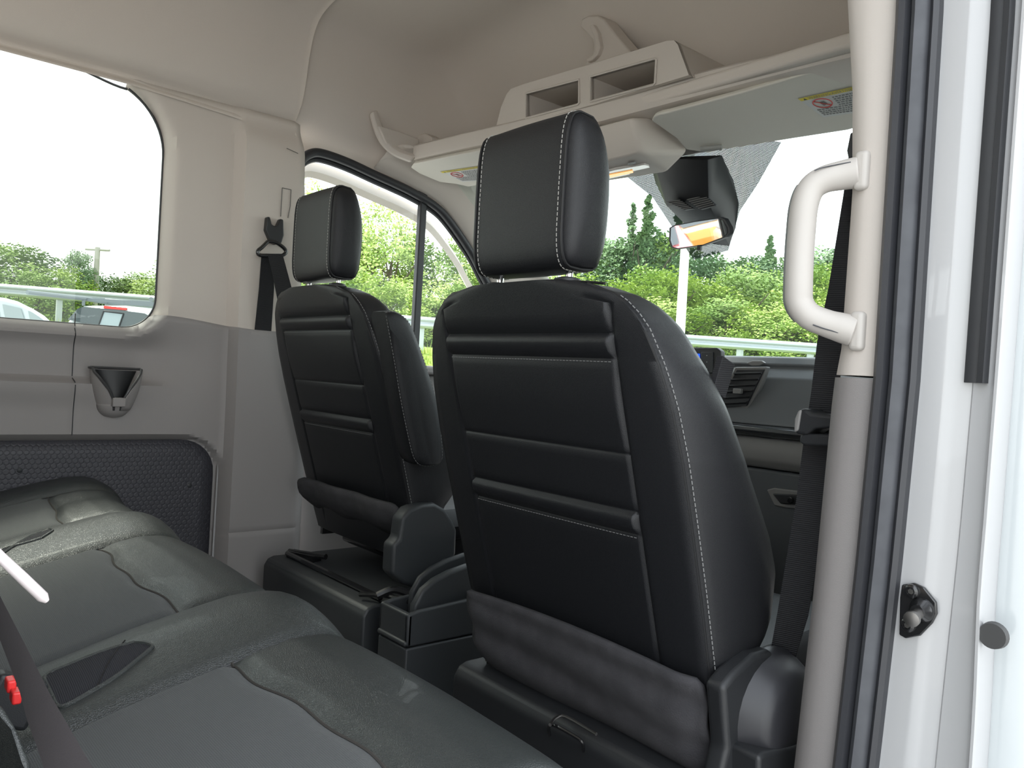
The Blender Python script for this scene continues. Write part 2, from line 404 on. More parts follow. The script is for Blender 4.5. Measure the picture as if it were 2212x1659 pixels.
# ---------------- driver's door window: seal, glass, divider, quarter glass, outer frame
g2 = empty('window_2', (-.9, .4, 1.0), kind='structure')
SO = [(649, 640), (645, 450), (643, 375), (650, 345), (673, 330), (700, 332), (750, 350), (806, 376), (850, 396), (885, 413), (933, 441), (965, 472), (1013, 541), (1044, 600)]
so = [P(a, c, x=-.895) for a, c in SO]
so = [Vector((-.895, .075, .95))] + [p for p in so[1:]]
p_end = so[-1]; so += [p_end + Vector((0, .10, -.115)), p_end + Vector((0, .22, -.27)), p_end + Vector((0, .29, -.37)), p_end + Vector((0, .35, -.45))]
so_s = spline(so, 6)
keep(line('seal', [p + Vector((.006, 0, -.002)) for p in so_s], .0135, RUB, None, 10), g2)
keep(line('seal_lip', [p + Vector((-.014, .006, -.018)) for p in so_s], .009, RUB, None, 8), g2)
inner = [p + Vector((-.02, .008, -.02)) for p in so_s]
keep(obj('glass', [Vector((p.x, p.y, max(p.z, .93))) for p in inner] + [Vector((p.x, p.y, .92)) for p in inner], [(i, i + 1, len(inner) + i + 1, len(inner) + i) for i in range(len(inner) - 1)], GL_FRONT, sm=False), g2)
d0 = P(905, 430, x=-.905); d1 = P(903, 745, x=-.905)
b = MB(); b.box(((d0 + d1) / 2 + Vector((0, 0, 0))), (.022, .026, d0.z - d1.z + .16)); keep(b.build('divider_post', RUB, bevel=.004), g2)
outp = [p + Vector((-.075, .0, -.012)) for p in so_s if p.z > 1.25]
b = MB(); b.loft([[p, p + Vector((.025, .006, -.035)), p + Vector((-.0, .01, -.05)), p + Vector((-.03, 0, -.01))] for p in outp[6:]], True, True); keep(b.build('outer_door_frame', LIGHT), g2)
b = MB(); b.box((-.905, .60, .53), (.05, 1.0, .84)); b.box((-.885, .55, .955), (.07, 1.0, .03)); keep(b.build('door_trim', GREYT, bevel=.01), g2)

# ---------------- A pillars
for sgn, nm in ((-1, 'trim_1'), (1, 'trim_2')):
    rings = []
    for p in [q for q in so_s if q.y > .30]:
        y, z = p.y, p.z; k = smooth(.3, .6, y)
        zt = interp([(.3, 1.66), (.5, 1.64), (.62, 1.60), (.8, 1.45), (1.0, 1.235), (1.1, 1.08), (1.15, 1.0), (1.25, .90)], y) + .0
        a = [(-.897, y - .0, z + .010), (-.885, y + .004, z + .022), (-.865, y + .01, z + .036 + .01 * k), (-.845, y + .02, (z + zt) / 2 + .02), (-.825, y + .035, zt - .005), (-.79, y + .06, zt + .0), (-.775, y + .085, zt - .01), (-.80, y + .12, zt - .02), (-.90, y + .05, z + .03)]
        rings.append([Vector((-sgn * v[0] if sgn > 0 else v[0], v[1], v[2])) for v in a])
    b = MB(); b.loft(rings, True, True); o = b.build(nm, LIGHT, sub=1); tag(o, kind='structure')

# ---------------- windshield
WS = empty('window_3', (0, 1.0, 1.3), kind='structure')
def wsp(x, z): return Vector((x, .77 + (1.55 - z) * 1.30 - .10 * (x / .8) ** 2, z))
vs = []; fs = []; nx = 16; nz = 8
for i in range(nx + 1):
    for j in range(nz + 1): vs.append(wsp(-.84 + 1.68 * i / nx, .98 + .62 * j / nz))
for i in range(nx):
    for j in range(nz): a = i * (nz + 1) + j; fs.append((a, a + 1, a + nz + 2, a + nz + 1))
keep(obj('glass', vs, fs, GL_WS), WS)
def wray(px, py):
    d = AX @ Vector(((px - 1106) / FPX, -(py - 829.5) / FPX, -1.0)); t = .5
    for _ in range(40):
        p = CAM + d * t; e = p.y - wsp(p.x, p.z).y; t -= e / (d.y + 1.3 * d.z) * .8
    return CAM + d * t
fr = [(1340, 300), (1345, 372), (1412, 425), (1500, 560), (1575, 540), (1600, 455), (1640, 395), (1690, 306), (1650, 300), (1500, 310)]
keep(obj('dotted_frit', [wray(*q) + Vector((0, -.004, -.002)) for q in fr], [tuple(range(len(fr)))], DOTS, sm=False), WS)
b = MB(); b.box((0, .63, 1.605), (1.66, .36, .03)); o = b.build('trim_3', LINER, bevel=.008); tag(o, kind='structure')   # floor of the storage shelf over the windshield

# ================================================================== right side: B pillar and door jamb
WR = empty('wall_right', (.9, 0, .1), kind='structure')
def xo(z): return interp([(.1, .862), (.3, .873), (.494, .886), (.75, .899), (.974, .907), (1.42, .907), (1.75, .895)], z)
def xi(z): return interp([(.1, .80), (.3, .815), (.47, .828), (.70, .840), (.965, .850), (1.0, .856), (1.20, .858), (1.33, .850), (1.45, .836), (1.75, .80)], z)
def sweep(prof, z0, z1, n, base=xo):
    "prof: list of (dx, y) swept along the leaning pillar line"
    return [[Vector((base(z0 + (z1 - z0) * i / n) + a, c, z0 + (z1 - z0) * i / n)) for a, c in prof] for i in range(n + 1)]
def pillar_rings(z0, z1, n, bulge=0):
    out = []
    for i in range(n + 1):
        z = z0 + (z1 - z0) * i / n; a = xi(z) - bulge; c = xo(z) + .004
        out.append([Vector((a + .004, .10, z)), Vector((a, .05, z)), Vector((a + .001, .012, z)), Vector((a + .006, .002, z)), Vector((a + .018, -.004, z)), Vector(((a + c) / 2, -.008, z)), Vector((c - .012, -.004, z)), Vector((c, .004, z)), Vector((c, .10, z))])
    return out
b = MB(); b.loft(pillar_rings(.975, 1.75, 24), True, True); keep(b.build('upper_pillar_trim', FABTRIM), WR)
b = MB(); b.loft(pillar_rings(.10, .972, 24, .001), True, True); keep(b.build('lower_pillar_trim', mat('grey pillar trim', (.22, .205, .20), .6, bump=('grain', 420, .4, .0008))), WR)
b = MB(); b.loft(sweep([(.002, .004), (.004, -.012), (.010, -.018), (.017, -.017), (.021, -.008), (.024, .004)], .05, 1.75, 24), True, True); keep(b.build('rubber_seal', mat('dark seal rubber', (.030, .031, .036), .45, bump=('noise', 60, .2, .002))), WR)
b = MB(); b.loft(sweep([(.021, .006), (.023, -.013), (.029, -.018), (.036, -.014), (.041, -.006), (.042, .008)], .05, 1.75, 24), True, True); keep(b.build('rubber_seal', RUBG), WR)
b = MB(); b.loft(sweep([(.041, .006), (.0415, -.006), (.046, -.010), (.051, -.006), (.052, .008)], .05, 1.75, 24), True, True); keep(b.build('rubber_seal', MATS['dark seal rubber']), WR)
def xj(z): return interp([(.1, .905), (.3, .920), (.494, .936), (.75, .950), (.974, .958), (1.42, .960), (1.75, .95)], z) - .004
def xk(z): return interp([(.1, .985), (.49, .992), (.65, .998), (.80, 1.004), (.97, 1.008), (1.4, 1.012), (1.75, 1.00)], z)
rings = []
for i in range(31):
    z = .0 + 1.75 * i / 30; a = xj(z); c = xk(z)
    rings.append([Vector(q) for q in ((a, .05, z), (a, .004, z), (a + .03, .003, z), (c - .022, .004, z), (c - .016, .007, z), (c - .010, .010, z), (c + .006, .011, z), (c + .012, .013, z), (c + .012, .06, z))])
b = MB(); b.loft(rings, True, True); keep(b.build('door_jamb', WHITE, sub=0), WR)
rings = []
for i in range(41):
    z = -.1 + 1.85 * i / 40; c = xk(z) + .002; e = c + interp([(.0, .015), (.35, .022), (.50, .040), (.62, .036), (.75, .028), (.95, .026), (1.7, .026)], z)
    rings.append([Vector(q) for q in ((c, .06, z), (c, .012, z), (c + .003, .009, z), (e - .006, .008, z), (e - .002, .006, z), (e, .002, z), (e + .003, .002, z), (e + .004, .01, z), (e + .004, .06, z))])
b = MB(); b.loft(rings, True, True); keep(b.build('door_flange', WHITE), WR)
rings = []
for i in range(31):
    z = -.1 + 1.85 * i / 30
    x0 = 1.026 + .0
    rings.append([Vector(q) for q in ((x0, .05, z), (x0 + .02, .045, z), (x0 + .05, .055, z), (x0 + .11 - .03 * max(0, z - .95) ** 2, .12, z), (x0 + .125, .9, z), (x0 + .0, .9, z))])
b = MB(); b.loft(rings, True, True)
dr = b.build('door_1', WHITEO); tag(dr, kind='structure')
def rail(z): return [(-.001 + xk(z), .014), (.001 + xk(z), .002)]
rings = []
for i in range(13):
    z = .972 + .78 * i / 12; c = xk(z)
    rings.append([Vector(q) for q in ((c - .004, .02, z), (c - .004, .006, z), (c + .003, .004, z), (c + .009, .006, z), (c + .012, -.002, z), (c + .018, -.003, z), (c + .020, .002, z), (c + .020, .02, z))])
b = MB(); b.loft(rings, True, True); keep(b.build('black_channel', RUB), WR)
b = MB(); b.box((.94, -.75, .055), (.12, 1.6, .05)); b.box((.89, .70, .07), (.14, 1.1, .05)); b.box((.90, .55, .20), (.05, .9, .22)); keep(b.build('door_sill', WHITE, bevel=.012), WR)
b = MB(); b.box((.91, -.85, 1.72), (.10, 1.7, .16)); keep(b.build('roof_rail', WHITE, bevel=.02), WR)
pd = empty('door_2', (0, 0, 0), kind='structure')
b = MB(); b.prism([(.90, .16, .12), (.90, 1.15, .12), (.90, 1.15, .98), (.90, .16, .96)], (.06, 0, 0)); keep(b.build('door_panel', GREYT, bevel=.02), pd)
keep(obj('glass', [Vector(v) for v in ((.93, .14, .95), (.93, 1.10, .97), (.93, .72, 1.44), (.92, .16, 1.58))], [(0, 1, 2, 3)], GL_FRONT, sm=False), pd)
# rear of the van body: side walls, roof and doors behind the bench
wr = empty('wall_rear', (0, 0, 0), kind='structure')
b = MB(); b.box((-.93, -2.75, .60), (.05, 1.72, 1.10)); b.box((-.93, -2.75, 1.76), (.05, 1.72, .30)); b.box((-.93, -1.98, 1.3), (.05, .18, .70)); b.box((.93, -2.65, .55), (.05, 1.9, 1.0)); b.box((.93, -2.65, 1.80), (.05, 1.9, .36)); b.box((.93, -1.78, 1.3), (.05, .16, .7)); b.box((0, -2.75, 1.98), (1.8, 1.72, .04)); b.box((0, -3.62, .55), (1.9, .05, 1.0)); b.box((0, -3.62, 1.80), (1.9, .05, .35)); b.box((0, -3.62, 1.3), (.25, .05, .8)); b.box((-.85, -3.62, 1.3), (.2, .05, .8)); b.box((.85, -3.62, 1.3), (.2, .05, .8)); b.box((0, -2.5, .10), (1.8, 2.2, .04))
keep(b.build('body_shell', LINER, sm=False), wr)
# hole plug and striker
pp = P(2146, 1373, y=.008)
b = MB(); b.lathe([(.0001, -.004), (.0135, -.004), (.0145, .004)], pp, (0, 1, 0), 24)
o = b.build('hole_plug', mat('grey rubber plug', (.05, .05, .05), .6)); tag(o, 'small round dark grey rubber plug in the white door edge below the latch striker', 'plug')
st = empty('door_striker', P(1990, 1318, y=.003), 'black octagonal door striker plate with two bolts on the white jamb', 'door latch')
pl = [P(a, c, y=.003) for a, c in ((1952, 1262), (1978, 1258), (2000, 1268), (2026, 1300), (2028, 1325), (2018, 1345), (1992, 1372), (1960, 1378), (1946, 1370), (1948, 1290))]
b = MB(); b.prism(pl, (0, -.005, 0)); keep(b.build('plate', BLKM, bevel=.0015), st)
for q in ((1970, 1277), (1962, 1350)):
    c = P(*q, y=-.002); b = MB(); b.lathe([(.0085, 0), (.008, .003), (.0055, .0045), (.004, .0045), (.0038, .002), (0, .002)], c, (0, -1, 0), 18); keep(b.build('bolt', BLKM), st)
    b = MB(); b.lathe([(.0036, 0), (.0034, .0012), (0, .0013)], c + Vector((0, -.002, 0)), (0, -1, 0), 6); k = b.build('bolt_socket', STEEL); keep(k, st)
c = P(1992, 1318, y=-.002)
b = MB(); b.lathe([(.014, 0), (.0125, .004), (.008, .010), (.0075, .014)], c, (0, -1, 0), 20); keep(b.build('boss', BLKM), st)
b = MB(); b.lathe([(.006, .008), (.006, .030), (.0085, .031), (.0085, .036), (.004, .037), (0, .037)], c, (.10, -1, -.12), 20); keep(b.build('pin', STEEL), st)

# grab handle on the right pillar
gh = empty('grab_handle', P(1850, 540, y=-.01), 'light grey plastic grab handle screwed to the right door pillar', 'handle')
hp_ = [P(1856, 372, y=-.004), P(1822, 378, y=-.012), P(1780, 388, y=-.024), P(1752, 408, y=-.032), P(1738, 445, y=-.036), P(1732, 500, y=-.036), P(1728, 560, y=-.036), P(1726, 620, y=-.036), P(1728, 655, y=-.034), P(1748, 682, y=-.030), P(1785, 698, y=-.020), P(1815, 707, y=-.012), P(1846, 716, y=-.004)]
hs = spline(hp_, 6)
n = len(hs); rr = []
for i in range(n):
    t = i / (n - 1); e = abs(t - .5) * 2
    rr.append((.0165 + .003 * smooth(.6, 1, e), .0170 + .0025 * smooth(.6, 1, e)))
b = MB(); b.tube(hs, rr, 16); keep(b.build('grip', mat('handle plastic', (.48, .45, .42), .5), sub=1), gh)
mid = hs[int(n * .26):int(n * .74)]
b = MB(); b.tube([p + Vector((-.006, .004, 0)) for p in mid], (.0095, .0118), 10) if False else b.tube([p + Vector((-.008, .004, 0)) for p in mid], .0142, 12); keep(b.build('grip_inlay', mat('grey rubber inlay', (.24, .25, .245), .7)), gh)
for i0, i1, cx in ((hs[int(n * .0)], 1, 1), (hs[n - 1], -1, -1)):
    b = MB(); s = 1 if cx > 0 else -1
    b.box(i0 + Vector((.006, .002, 0)), (.018, .026, .048)); keep(b.build('mount_cap', MATS['handle plastic'], bevel=.006, seg=4), gh)
for k, zz in ((0, .0), (1, .0)):
    seg_ = hs[int(n * .02):int(n * .20)] if k == 0 else hs[int(n * .80):int(n * .98)]
    o = .009 if k == 0 else -.006
    keep(line('cover_seam', [p + Vector((0, -.0175, o)) for p in seg_], .0008, RUBG, None, 5), gh)

# right front belt
rb = empty('seat_belt', P(1760, 900, y=.05), 'black seat belt hanging beside the near front seat at the right door pillar', 'seat belt')
cl = [((1838, 300), (1845, 310)), ((1822, 420), (1850, 420)), ((1806, 520), (1842, 560)), ((1790, 620), (1835, 700)), ((1765, 740), (1822, 770)), ((1752, 850), (1808, 850)), ((1735, 960), (1795, 960)), ((1720, 1080), (1775, 1100)), ((1700, 1200), (1762, 1230)), ((1680, 1320), (1745, 1330)), ((1660, 1430), (1712, 1440)), ((1650, 1480), (1700, 1490))]
rings = []
for i, (a, c) in enumerate(cl):
    yy = .055 + .004 * i
    A = P(*a, y=yy); B = P(*c, y=yy + .012); rings.append([A, B, B + Vector((0, .0018, 0)), A + Vector((0, .0018, 0))])
A_ = MB(); A_.loft(rings, True, True); keep(A_.build('webbing', BELT, sm=False), rb)
b = MB(); b.prism([P(a, c, y=.045) for a, c in ((1828, 325), (1836, 285), (1848, 285), (1848, 340), (1832, 345))], (0, .02, 0)); keep(b.build('belt_anchor', BLKP, bevel=.003), rb)
bg_ = empty('belt_guide', P(1760, 905, y=.03), 'black plastic belt guide arm clipping the belt beside the right pillar', 'belt guide')
b = MB(); b.prism([P(a, c, y=.035) for a, c in ((1718, 900), (1726, 884), (1740, 882), (1752, 892), (1830, 900), (1830, 922), (1760, 926), (1740, 940), (1716, 938))], (0, .045, 0)); keep(b.build('guide_arm', BLKP, bevel=.005, seg=4), bg_)
b = MB(); b.prism([P(a, c, y=.038) for a, c in ((1728, 940), (1736, 936), (1830, 940), (1830, 966), (1735, 962), (1726, 955))], (0, .03, 0)); keep(b.build('guide_bar', BLKP, bevel=.003), bg_)
b = MB(); b.prism([P(a, c, y=.033) for a, c in ((1716, 905), (1724, 886), (1731, 886), (1724, 930), (1714, 934))], (0, .03, 0)); keep(b.build('guide_tip', DASHL, bevel=.003), bg_)

# ================================================================== FRONT SEATS
def yb(z): return -.2 + (1.06 - z) * .3
Wt = [(.40, .255), (.57, .266), (.683, .268), (.776, .268), (.854, .267), (.923, .261), (.973, .250), (1.024, .231), (1.05, .210), (1.066, .185), (1.078, .150), (1.086, .10)]
Tt = [(.40, .07), (.57, .10), (.60, .135), (.63, .160), (.695, .185), (.744, .178), (.83, .145), (.91, .12), (.99, .098), (1.04, .085), (1.066, .07), (1.086, .05)]
def relief(x, z):
    W = interp(Wt, z); g = -.010 * abs(x / W) ** 5
    inn = smooth(.186, .178, abs(x))
    g -= .0040 * gauss(abs(x) - .184, .0032) * smooth(.46, .5, z) * smooth(1.075, 1.05, z)
    def band(z0, z1): # stuffed roll
        if z0 < z < z1: return .008 * math.sin(math.pi * (z - z0) / (z1 - z0)) ** .6
        return 0
    g += inn * (band(.984, 1.012) - .0035 * gauss(z - 1.014, .0032) - .003 * gauss(z - .981, .003))
    g += inn * (band(.746, .774) - .0035 * gauss(z - .776, .0032) - .003 * gauss(z - .743, .003))
    g -= inn * .0035 * gauss(z - .855, .0028)
    g += inn * .004 * math.exp(-((z - .92) / .05) ** 2) + inn * .004 * smooth(1.014, 1.03, z)
    return g
def back_pt(x, z, off=.0): return Vector((x, yb(z) - relief(x, z) - off, z))
def seat(xc, dy, dz, name, label, arm, base_dy):
    root = empty(name, (xc, dy, .12), label, 'seat')
    def M(v): return Vector(v) + Vector((0, 0, dz - .12))       # local coordinates of the seat root
    # --- backrest
    zs = sorted(set([.44 + i * .0125 for i in range(50)] + [1.007, 1.011, 1.014, 1.017, .978, .981, .985, .990, 1.0, .851, .8535, .855, .8565, .859, .740, .743, .747, .752, .760, .770, .774, .776, .779, 1.062, 1.068, 1.072, 1.078, 1.083, 1.086]))
    zs = [z for z in zs if z <= 1.0861]
    xs = [i / 24 for i in range(25)]
    rings = []
    for z in zs:
        W = interp(Wt, z); T = interp(Tt, z)
        xr = sorted(set([-W + 2 * W * i / 30 for i in range(31)] + ([s * v for s in (-1, 1) for v in (.172, .178, .181, .184, .187, .192)] if W > .2 else [s * W * v for s in (-1, 1) for v in (.651, .66, .67, .68, .69, .71)])))
        ring = [back_pt(x, z) for x in xr]
        y0 = yb(z) + .010
        e = .016 * smooth(1.05, .9, z) * smooth(.5, .62, z)
        for k in range(1, 9):
            t = k / 9; ring.append(Vector((W + .003 + e * math.sin(math.pi * min(1, t * .9)) - .02 * max(0, t - .8), y0 + T * t, z)))
        for k in range(13):
            t = 1 - 2 * k / 12; ring.append(Vector((t * (W - .01), y0 + T - .45 * T * (1 - t ** 4), z)))
        for k in range(8, 0, -1):
            t = k / 9; ring.append(Vector((-(W + .003 + e * math.sin(math.pi * min(1, t * .9)) - .02 * max(0, t - .8)), y0 + T * t, z)))
        rings.append([M(p) for p in ring])
    b = MB(); b.loft(rings, True, True); back = b.build('backrest', LEATH, root, angle=60)
    for s in (-1, 1):
        edge = [M(back_pt(s * (interp(Wt, z) - .001), z, -.002)) for z in [.455 + i * .02 for i in range(30)] + [1.055, 1.064, 1.072, 1.078]]
        line('piping', edge, .0022, SEAMM, back)
        stitches('stitching', [M(Vector((s * (interp(Wt, z) + .0060), yb(z) + .0155, z))) for z in [.46 + i * .02 for i in range(30)] + [1.055, 1.062]], THREAD, back)
    for z in (1.0175, .855 + .003, .7395, .978):
        pass
    stitches('stitching', [M(back_pt(x, .9765, .0008)) for x in [-.178 + i * .0178 for i in range(21)]], THREAD, back, pitch=.0065, length=.004, r=.0005)
    stitches('stitching', [M(back_pt(x, .7385, .0008)) for x in [-.178 + i * .0178 for i in range(21)]], THREAD, back, pitch=.0065, length=.004, r=.0005)
    tp = [M(Vector((x, yb(1.078) + .018, 1.0845 - .35 * max(0, abs(x) - .09) ** 1.6))) for x in [-.17 + i * .017 for i in range(21)]]
    line('piping', tp, .0022, SEAMM, back)
    # fabric flag on the outer side of the bolster
    if not arm:
        f0 = M(Vector((.257, yb(.93) + .118, .965))); b = MB(); b.box(f0, (.010, .030, .050), Matrix.Rotation(R(-20), 3, 'X')); b.build('fabric_tag', BELT, back, bevel=.001)
    # --- cloth flap
    def cs(u, v):
        base = .392 - .024 * smooth(.0, .22, u)
        return min(rrect(u, v, -.249, .262, base, .70, .07, .07), (.572 - .012 * (abs(u) / .26) ** 2) - v)
    def cp(u, v):
        y = yb(v) - .012 + .010 * smooth(.45, .39, v) + .0035 * math.sin(u * 16 + v * 30) * smooth(.57, .45, v) + .014 * smooth(.21, .262, abs(u)) ** 2 + .012 * smooth(.48, .38, v)
        y += .004 * math.sin(v * 95 + u * 6) * smooth(.57, .54, v)
        return M((u, y, v))
    if arm:   # driver's seat: flap rolled under, shorter
        fl_ = panel('cloth_flap', -.26, .27, .50, .60, .01, lambda u, v: rrect(u, v, -.25, .262, .505, .585, .03, .03),
                    lambda u, v: M((u, yb(v) - .014 + .03 * smooth(.55, .50, v) + .004 * math.sin(u * 30), v)), SUEDE, root, solid=.012)
    else:
        fl_ = panel('cloth_flap', -.26, .27, .35, .58, .009, cs, cp, SUEDE, root, solid=.01)
    # --- headrest
    H = empty('headrest_frame') if False else None
    ncy = 28; zc = 1.216; hh = .112; yc = -.150; th = .043
    def hring(x, s, sy=1):
        out = []
        for k in range(ncy):
            a = 2 * math.pi * k / ncy; ca, sa = math.cos(a), math.sin(a); e = .42
            yy = math.copysign(abs(ca) ** e, ca) * th; zz = math.copysign(abs(sa) ** (e if ca < 0 else .7), sa) * hh
            zz *= s; yy *= s if sy else 1
            lean = .018 * (zz / hh)
            y_ = yc + yy - .016 * (zz / hh) * 0
            if yy > 0: y_ -= .022 * (zz / hh > .2) * (zz / hh - .2)
            out.append(M((x - .012, y_, zc + zz)))
        return out
    rings = []
    for x, s in [(-.120, .25), (-.1185, .45), (-.1155, .68), (-.111, .84), (-.105, .93), (-.099, .965), (-.0965, .955), (-.094, .985), (-.088, .998), (-.06, 1.0), (-.03, 1.006), (0, 1.008), (.03, 1.006), (.06, 1.0), (.088, .998), (.094, .985), (.0965, .955), (.099, .965), (.105, .93), (.111, .84), (.1155, .68), (.1185, .45), (.120, .25)]:
        rings.append(hring(x, s))
    b = MB(); b.loft(rings, True, True); hr = b.build('headrest', LEATH, root, angle=70)
    for s in (-1, 1):
        rg = hring(s * .0985, .975); line('piping', rg + [rg[0]], .0022, SEAMM, hr)
        rg = hring(s * .0895, 1.004); stitches('stitching', rg + [rg[0]], THREADL, hr, pitch=.0072)
        b = MB(); b.tube([M((s * .078 - .012, -.155, 1.06)), M((s * .078 - .012, -.15, 1.13))], .0055, 12); b.build('headrest_post', CHR, root)
        b = MB(); b.lathe([(.020, 0), (.021, .006), (.019, .012), (.012, .014), (.008, .014)], M((s * .078 - .012, -.155, 1.082)), (0, 0, 1), 20); b.build('post_collar', BLKP, root)
    # --- cushion and frame
    b = MB(); rings = []
    for y, zt, wd in ((-.02, .50, .20), (.0, .545, .235), (.06, .555, .25), (.30, .56, .255), (.42, .575, .25), (.47, .56, .24), (.49, .52, .22)):
        rings.append([M(q) for q in ((-wd, y, .45), (-wd - .01, y, zt - .03), (-wd + .02, y, zt + .012), (-wd + .08, y, zt), (0, y, zt - .006), (wd - .08, y, zt), (wd - .02, y, zt + .012), (wd + .01, y, zt - .03), (wd, y, .45))])
    b.loft(rings, True, True); b.build('cushion', LEATH, root, sub=1)
    # --- base box under the seat (does not follow the height adjuster)
    bd = base_dy - dy
    def B(v): return Vector((v[0], v[1] + bd, v[2] - .12))
    prof = [(-.055, .30), (-.062, .335), (-.062, .395), (-.052, .412), (-.035, .418), (.46, .418), (.48, .40), (.48, .125), (-.02, .125), (-.02, .27)]
    b = MB(); b.prism([B((-.275, a, c)) for a, c in prof], (.545, 0, 0)); base = b.build('seat_base', DKP if arm else BLKP, root, bevel=.006)
    b = MB(); b.box(M((0, .26, .452)), (.44, .42, .11)); b.build('seat_frame', BLKM, root, bevel=.01)
    # mechanism visible under the backrest
    b = MB(); b.box(M((-.235, .03, .50)), (.012, .07, .16)); b.box(B((-.20, .02, .425)), (.10, .03, .02), Matrix.Rotation(R(20), 3, 'Z')); b.tube([B((-.25, .0, .43)), B((-.13, .05, .435))], .008, 8)
    b.build('recliner_bracket', BLKM, root)
    b = MB(); b.box(M((-.226, .035, .515)), (.004, .035, .03)); b.build('hinge_plate', STEEL, root)
    b = MB(); b.tube([B((-.24, -.01, .428)), B((.255, -.01, .428))], .007, 8); b.build('cross_rod', BLKM, root)
    return root, M, B
S1, M1, B1 = seat(.463, 0, 0, 'passenger_seat', 'near black leather front seat with grey thread stitching and a long suede cloth flap', False, 0)
S2, M2, B2 = seat(-.465, .122, .055, 'driver_seat', 'farther black leather front seat by the left wall with a folded armrest on its side', True, .03)
# near seat: recliner shield, round cover, side valance, wire hoop
def loc1(v): return Vector(v) - Vector((.463, 0, .12))
def loc2(v): return Vector(v) - Vector((-.465, .122, .12))
sh = [(1520, 1470), (1545, 1440), (1590, 1400), (1625, 1392), (1650, 1410), (1640, 1470), (1620, 1560), (1575, 1600), (1560, 1720), (1500, 1720), (1530, 1600)]
b = MB(); b.prism([loc1(P(a, c, x=.735)) for a, c in sh], (.030, 0, 0)); b.build('recliner_bracket', BLKP, S1, bevel=.008, seg=4)
cc = Vector((.752, .062, .506))
def blob(r, h):
    out = []
    for k in range(28):
        a = 2 * math.pi * k / 28
        yy = math.cos(a) * r * 1.05; zz = math.sin(a) * r
        if zz < -.62 * r: zz = -.62 * r
        out.append(loc1(cc + Vector((h, yy, zz))))
    return out
b = MB(); b.loft([blob(.086, -.004), blob(.086, .006), blob(.083, .012), blob(.070, .036), blob(.063, .046), blob(.052, .050), blob(.01, .052)], True, True); b.build('recliner_cover', mat('smooth grey black plastic', (.028, .028, .032), .42), S1, angle=50)
b = MB(); b.prism([loc1(P(a, c, x=.755)) for a, c in ((1568, 1604), (1582, 1594), (1650, 1580), (1740, 1535), (1740, 1760), (1568, 1760))], (.05, 0, 0)); b.build('side_valance', BLKP, S1, bevel=.006, seg=4)
hpts = [(1186, 1568), (1192, 1590), (1205, 1597), (1240, 1600), (1262, 1628), (1266, 1608), (1250, 1592), (1215, 1572), (1186, 1562), (1196, 1552), (1222, 1548), (1288, 1586)]
hw = [loc1(P(1187, 1588, y=-.066)), loc1(P(1186, 1568, y=-.078)), loc1(P(1200, 1568, y=-.085)), loc1(P(1240, 1590, y=-.085)), loc1(P(1258, 1604, y=-.082)), loc1(P(1260, 1622, y=-.066))]
line('wire_hoop', spline(hw, 4), .0028, BLKM, S1, 8)
hw2 = [loc1(P(1188, 1566, z=.425)), loc1(P(1200, 1552, z=.425)), loc1(P(1222, 1548, z=.425)), loc1(P(1288, 1586, z=.425))]
line('wire_hoop', spline(hw2, 4), .0026, STEEL, S1, 8)
# driver seat: armrest and side shield
ar = [(835, 672), (858, 672), (884, 690), (903, 730), (928, 800), (948, 870), (959, 960), (957, 996), (940, 1006), (912, 1006), (895, 990), (882, 940), (866, 860), (850, 760)]
def armring(s, x):
    c = Vector((0, 0, 0)); pts = [P(a, c_, x=-.135) for a, c_ in ar]
    for p in pts: c += p / len(pts)
    d = MB(); cen = spline([pts[0].lerp(pts[13], .5), pts[13].lerp(pts[3], .5), pts[12].lerp(pts[4], .5), pts[11].lerp(pts[5], .5), pts[9].lerp(pts[7], .5)], 3)
    out = []
    for p in spline(pts + [pts[0]], 3)[:-1]:
        near = min(cen, key=lambda q: (q - p).length); out.append(loc2(Vector((x, 0, 0)) + Vector((0, (near + (p - near) * s).y, (near + (p - near) * s).z))))
    return out
b = MB(); b.loft([armring(.5, -.204), armring(.85, -.202), armring(1.0, -.194), armring(1.0, -.148), armring(.93, -.140), armring(.90, -.1385), armring(.6, -.134), armring(.2, -.133)], True, True)
am = b.build('armrest', LEATH, S2, angle=60)
rg = armring(.95, -.1405); stitches('stitching', rg + [rg[0]], THREAD, am)
sh = [(868, 1120), (885, 1100), (912, 1089), (940, 1087), (962, 1100), (978, 1125), (988, 1145), (986, 1200), (945, 1240), (925, 1260), (905, 1274), (870, 1262), (845, 1240), (848, 1178), (862, 1165)]
b = MB(); b.prism([loc2(P(a, c, x=-.165)) for a, c in sh], (-.045, 0, 0)); b.build('recliner_shield', DKP, S2, bevel=.009, seg=4)
b = MB(); b.tube([loc2(P(a, c, x=-.14)) for a, c in ((940, 1236), (960, 1218), (985, 1215))], .012, 10); b.build('recline_lever', DKP, S2)
b = MB(); b.tube([loc2(v) for v in spline([(-.19, -.0, .44), (-.17, .03, .455), (-.13, .06, .45), (-.10, .10, .46)], 5)], .009, 8); b.tube([loc2(v) for v in spline([(-.25, -.01, .43), (-.18, .02, .44), (-.10, .04, .44)], 5)], .006, 8); b.build('wiring_harness', BLKM, S2)

# ================================================================== CENTRE CONSOLE between the seats
cc_ = empty('center_console', (-.08, .2, .12), 'dark plastic storage console on the floor between the two front seats', 'console')
def rp_(z0, z1, x0, x1, y0, y1, taper=0):
    return [[Vector((x0 - taper * (z1 - z), y0 - taper * (z1 - z), z)) for z in (z0, z1)]]
b = MB(); b.prism([(-.128, -.031, .12), (-.017, -.031, .12), (-.017, .46, .12), (-.128, .46, .12)], (0, 0, .256)); keep(b.build('lower_body', DKP, bevel=.004, seg=3), cc_)
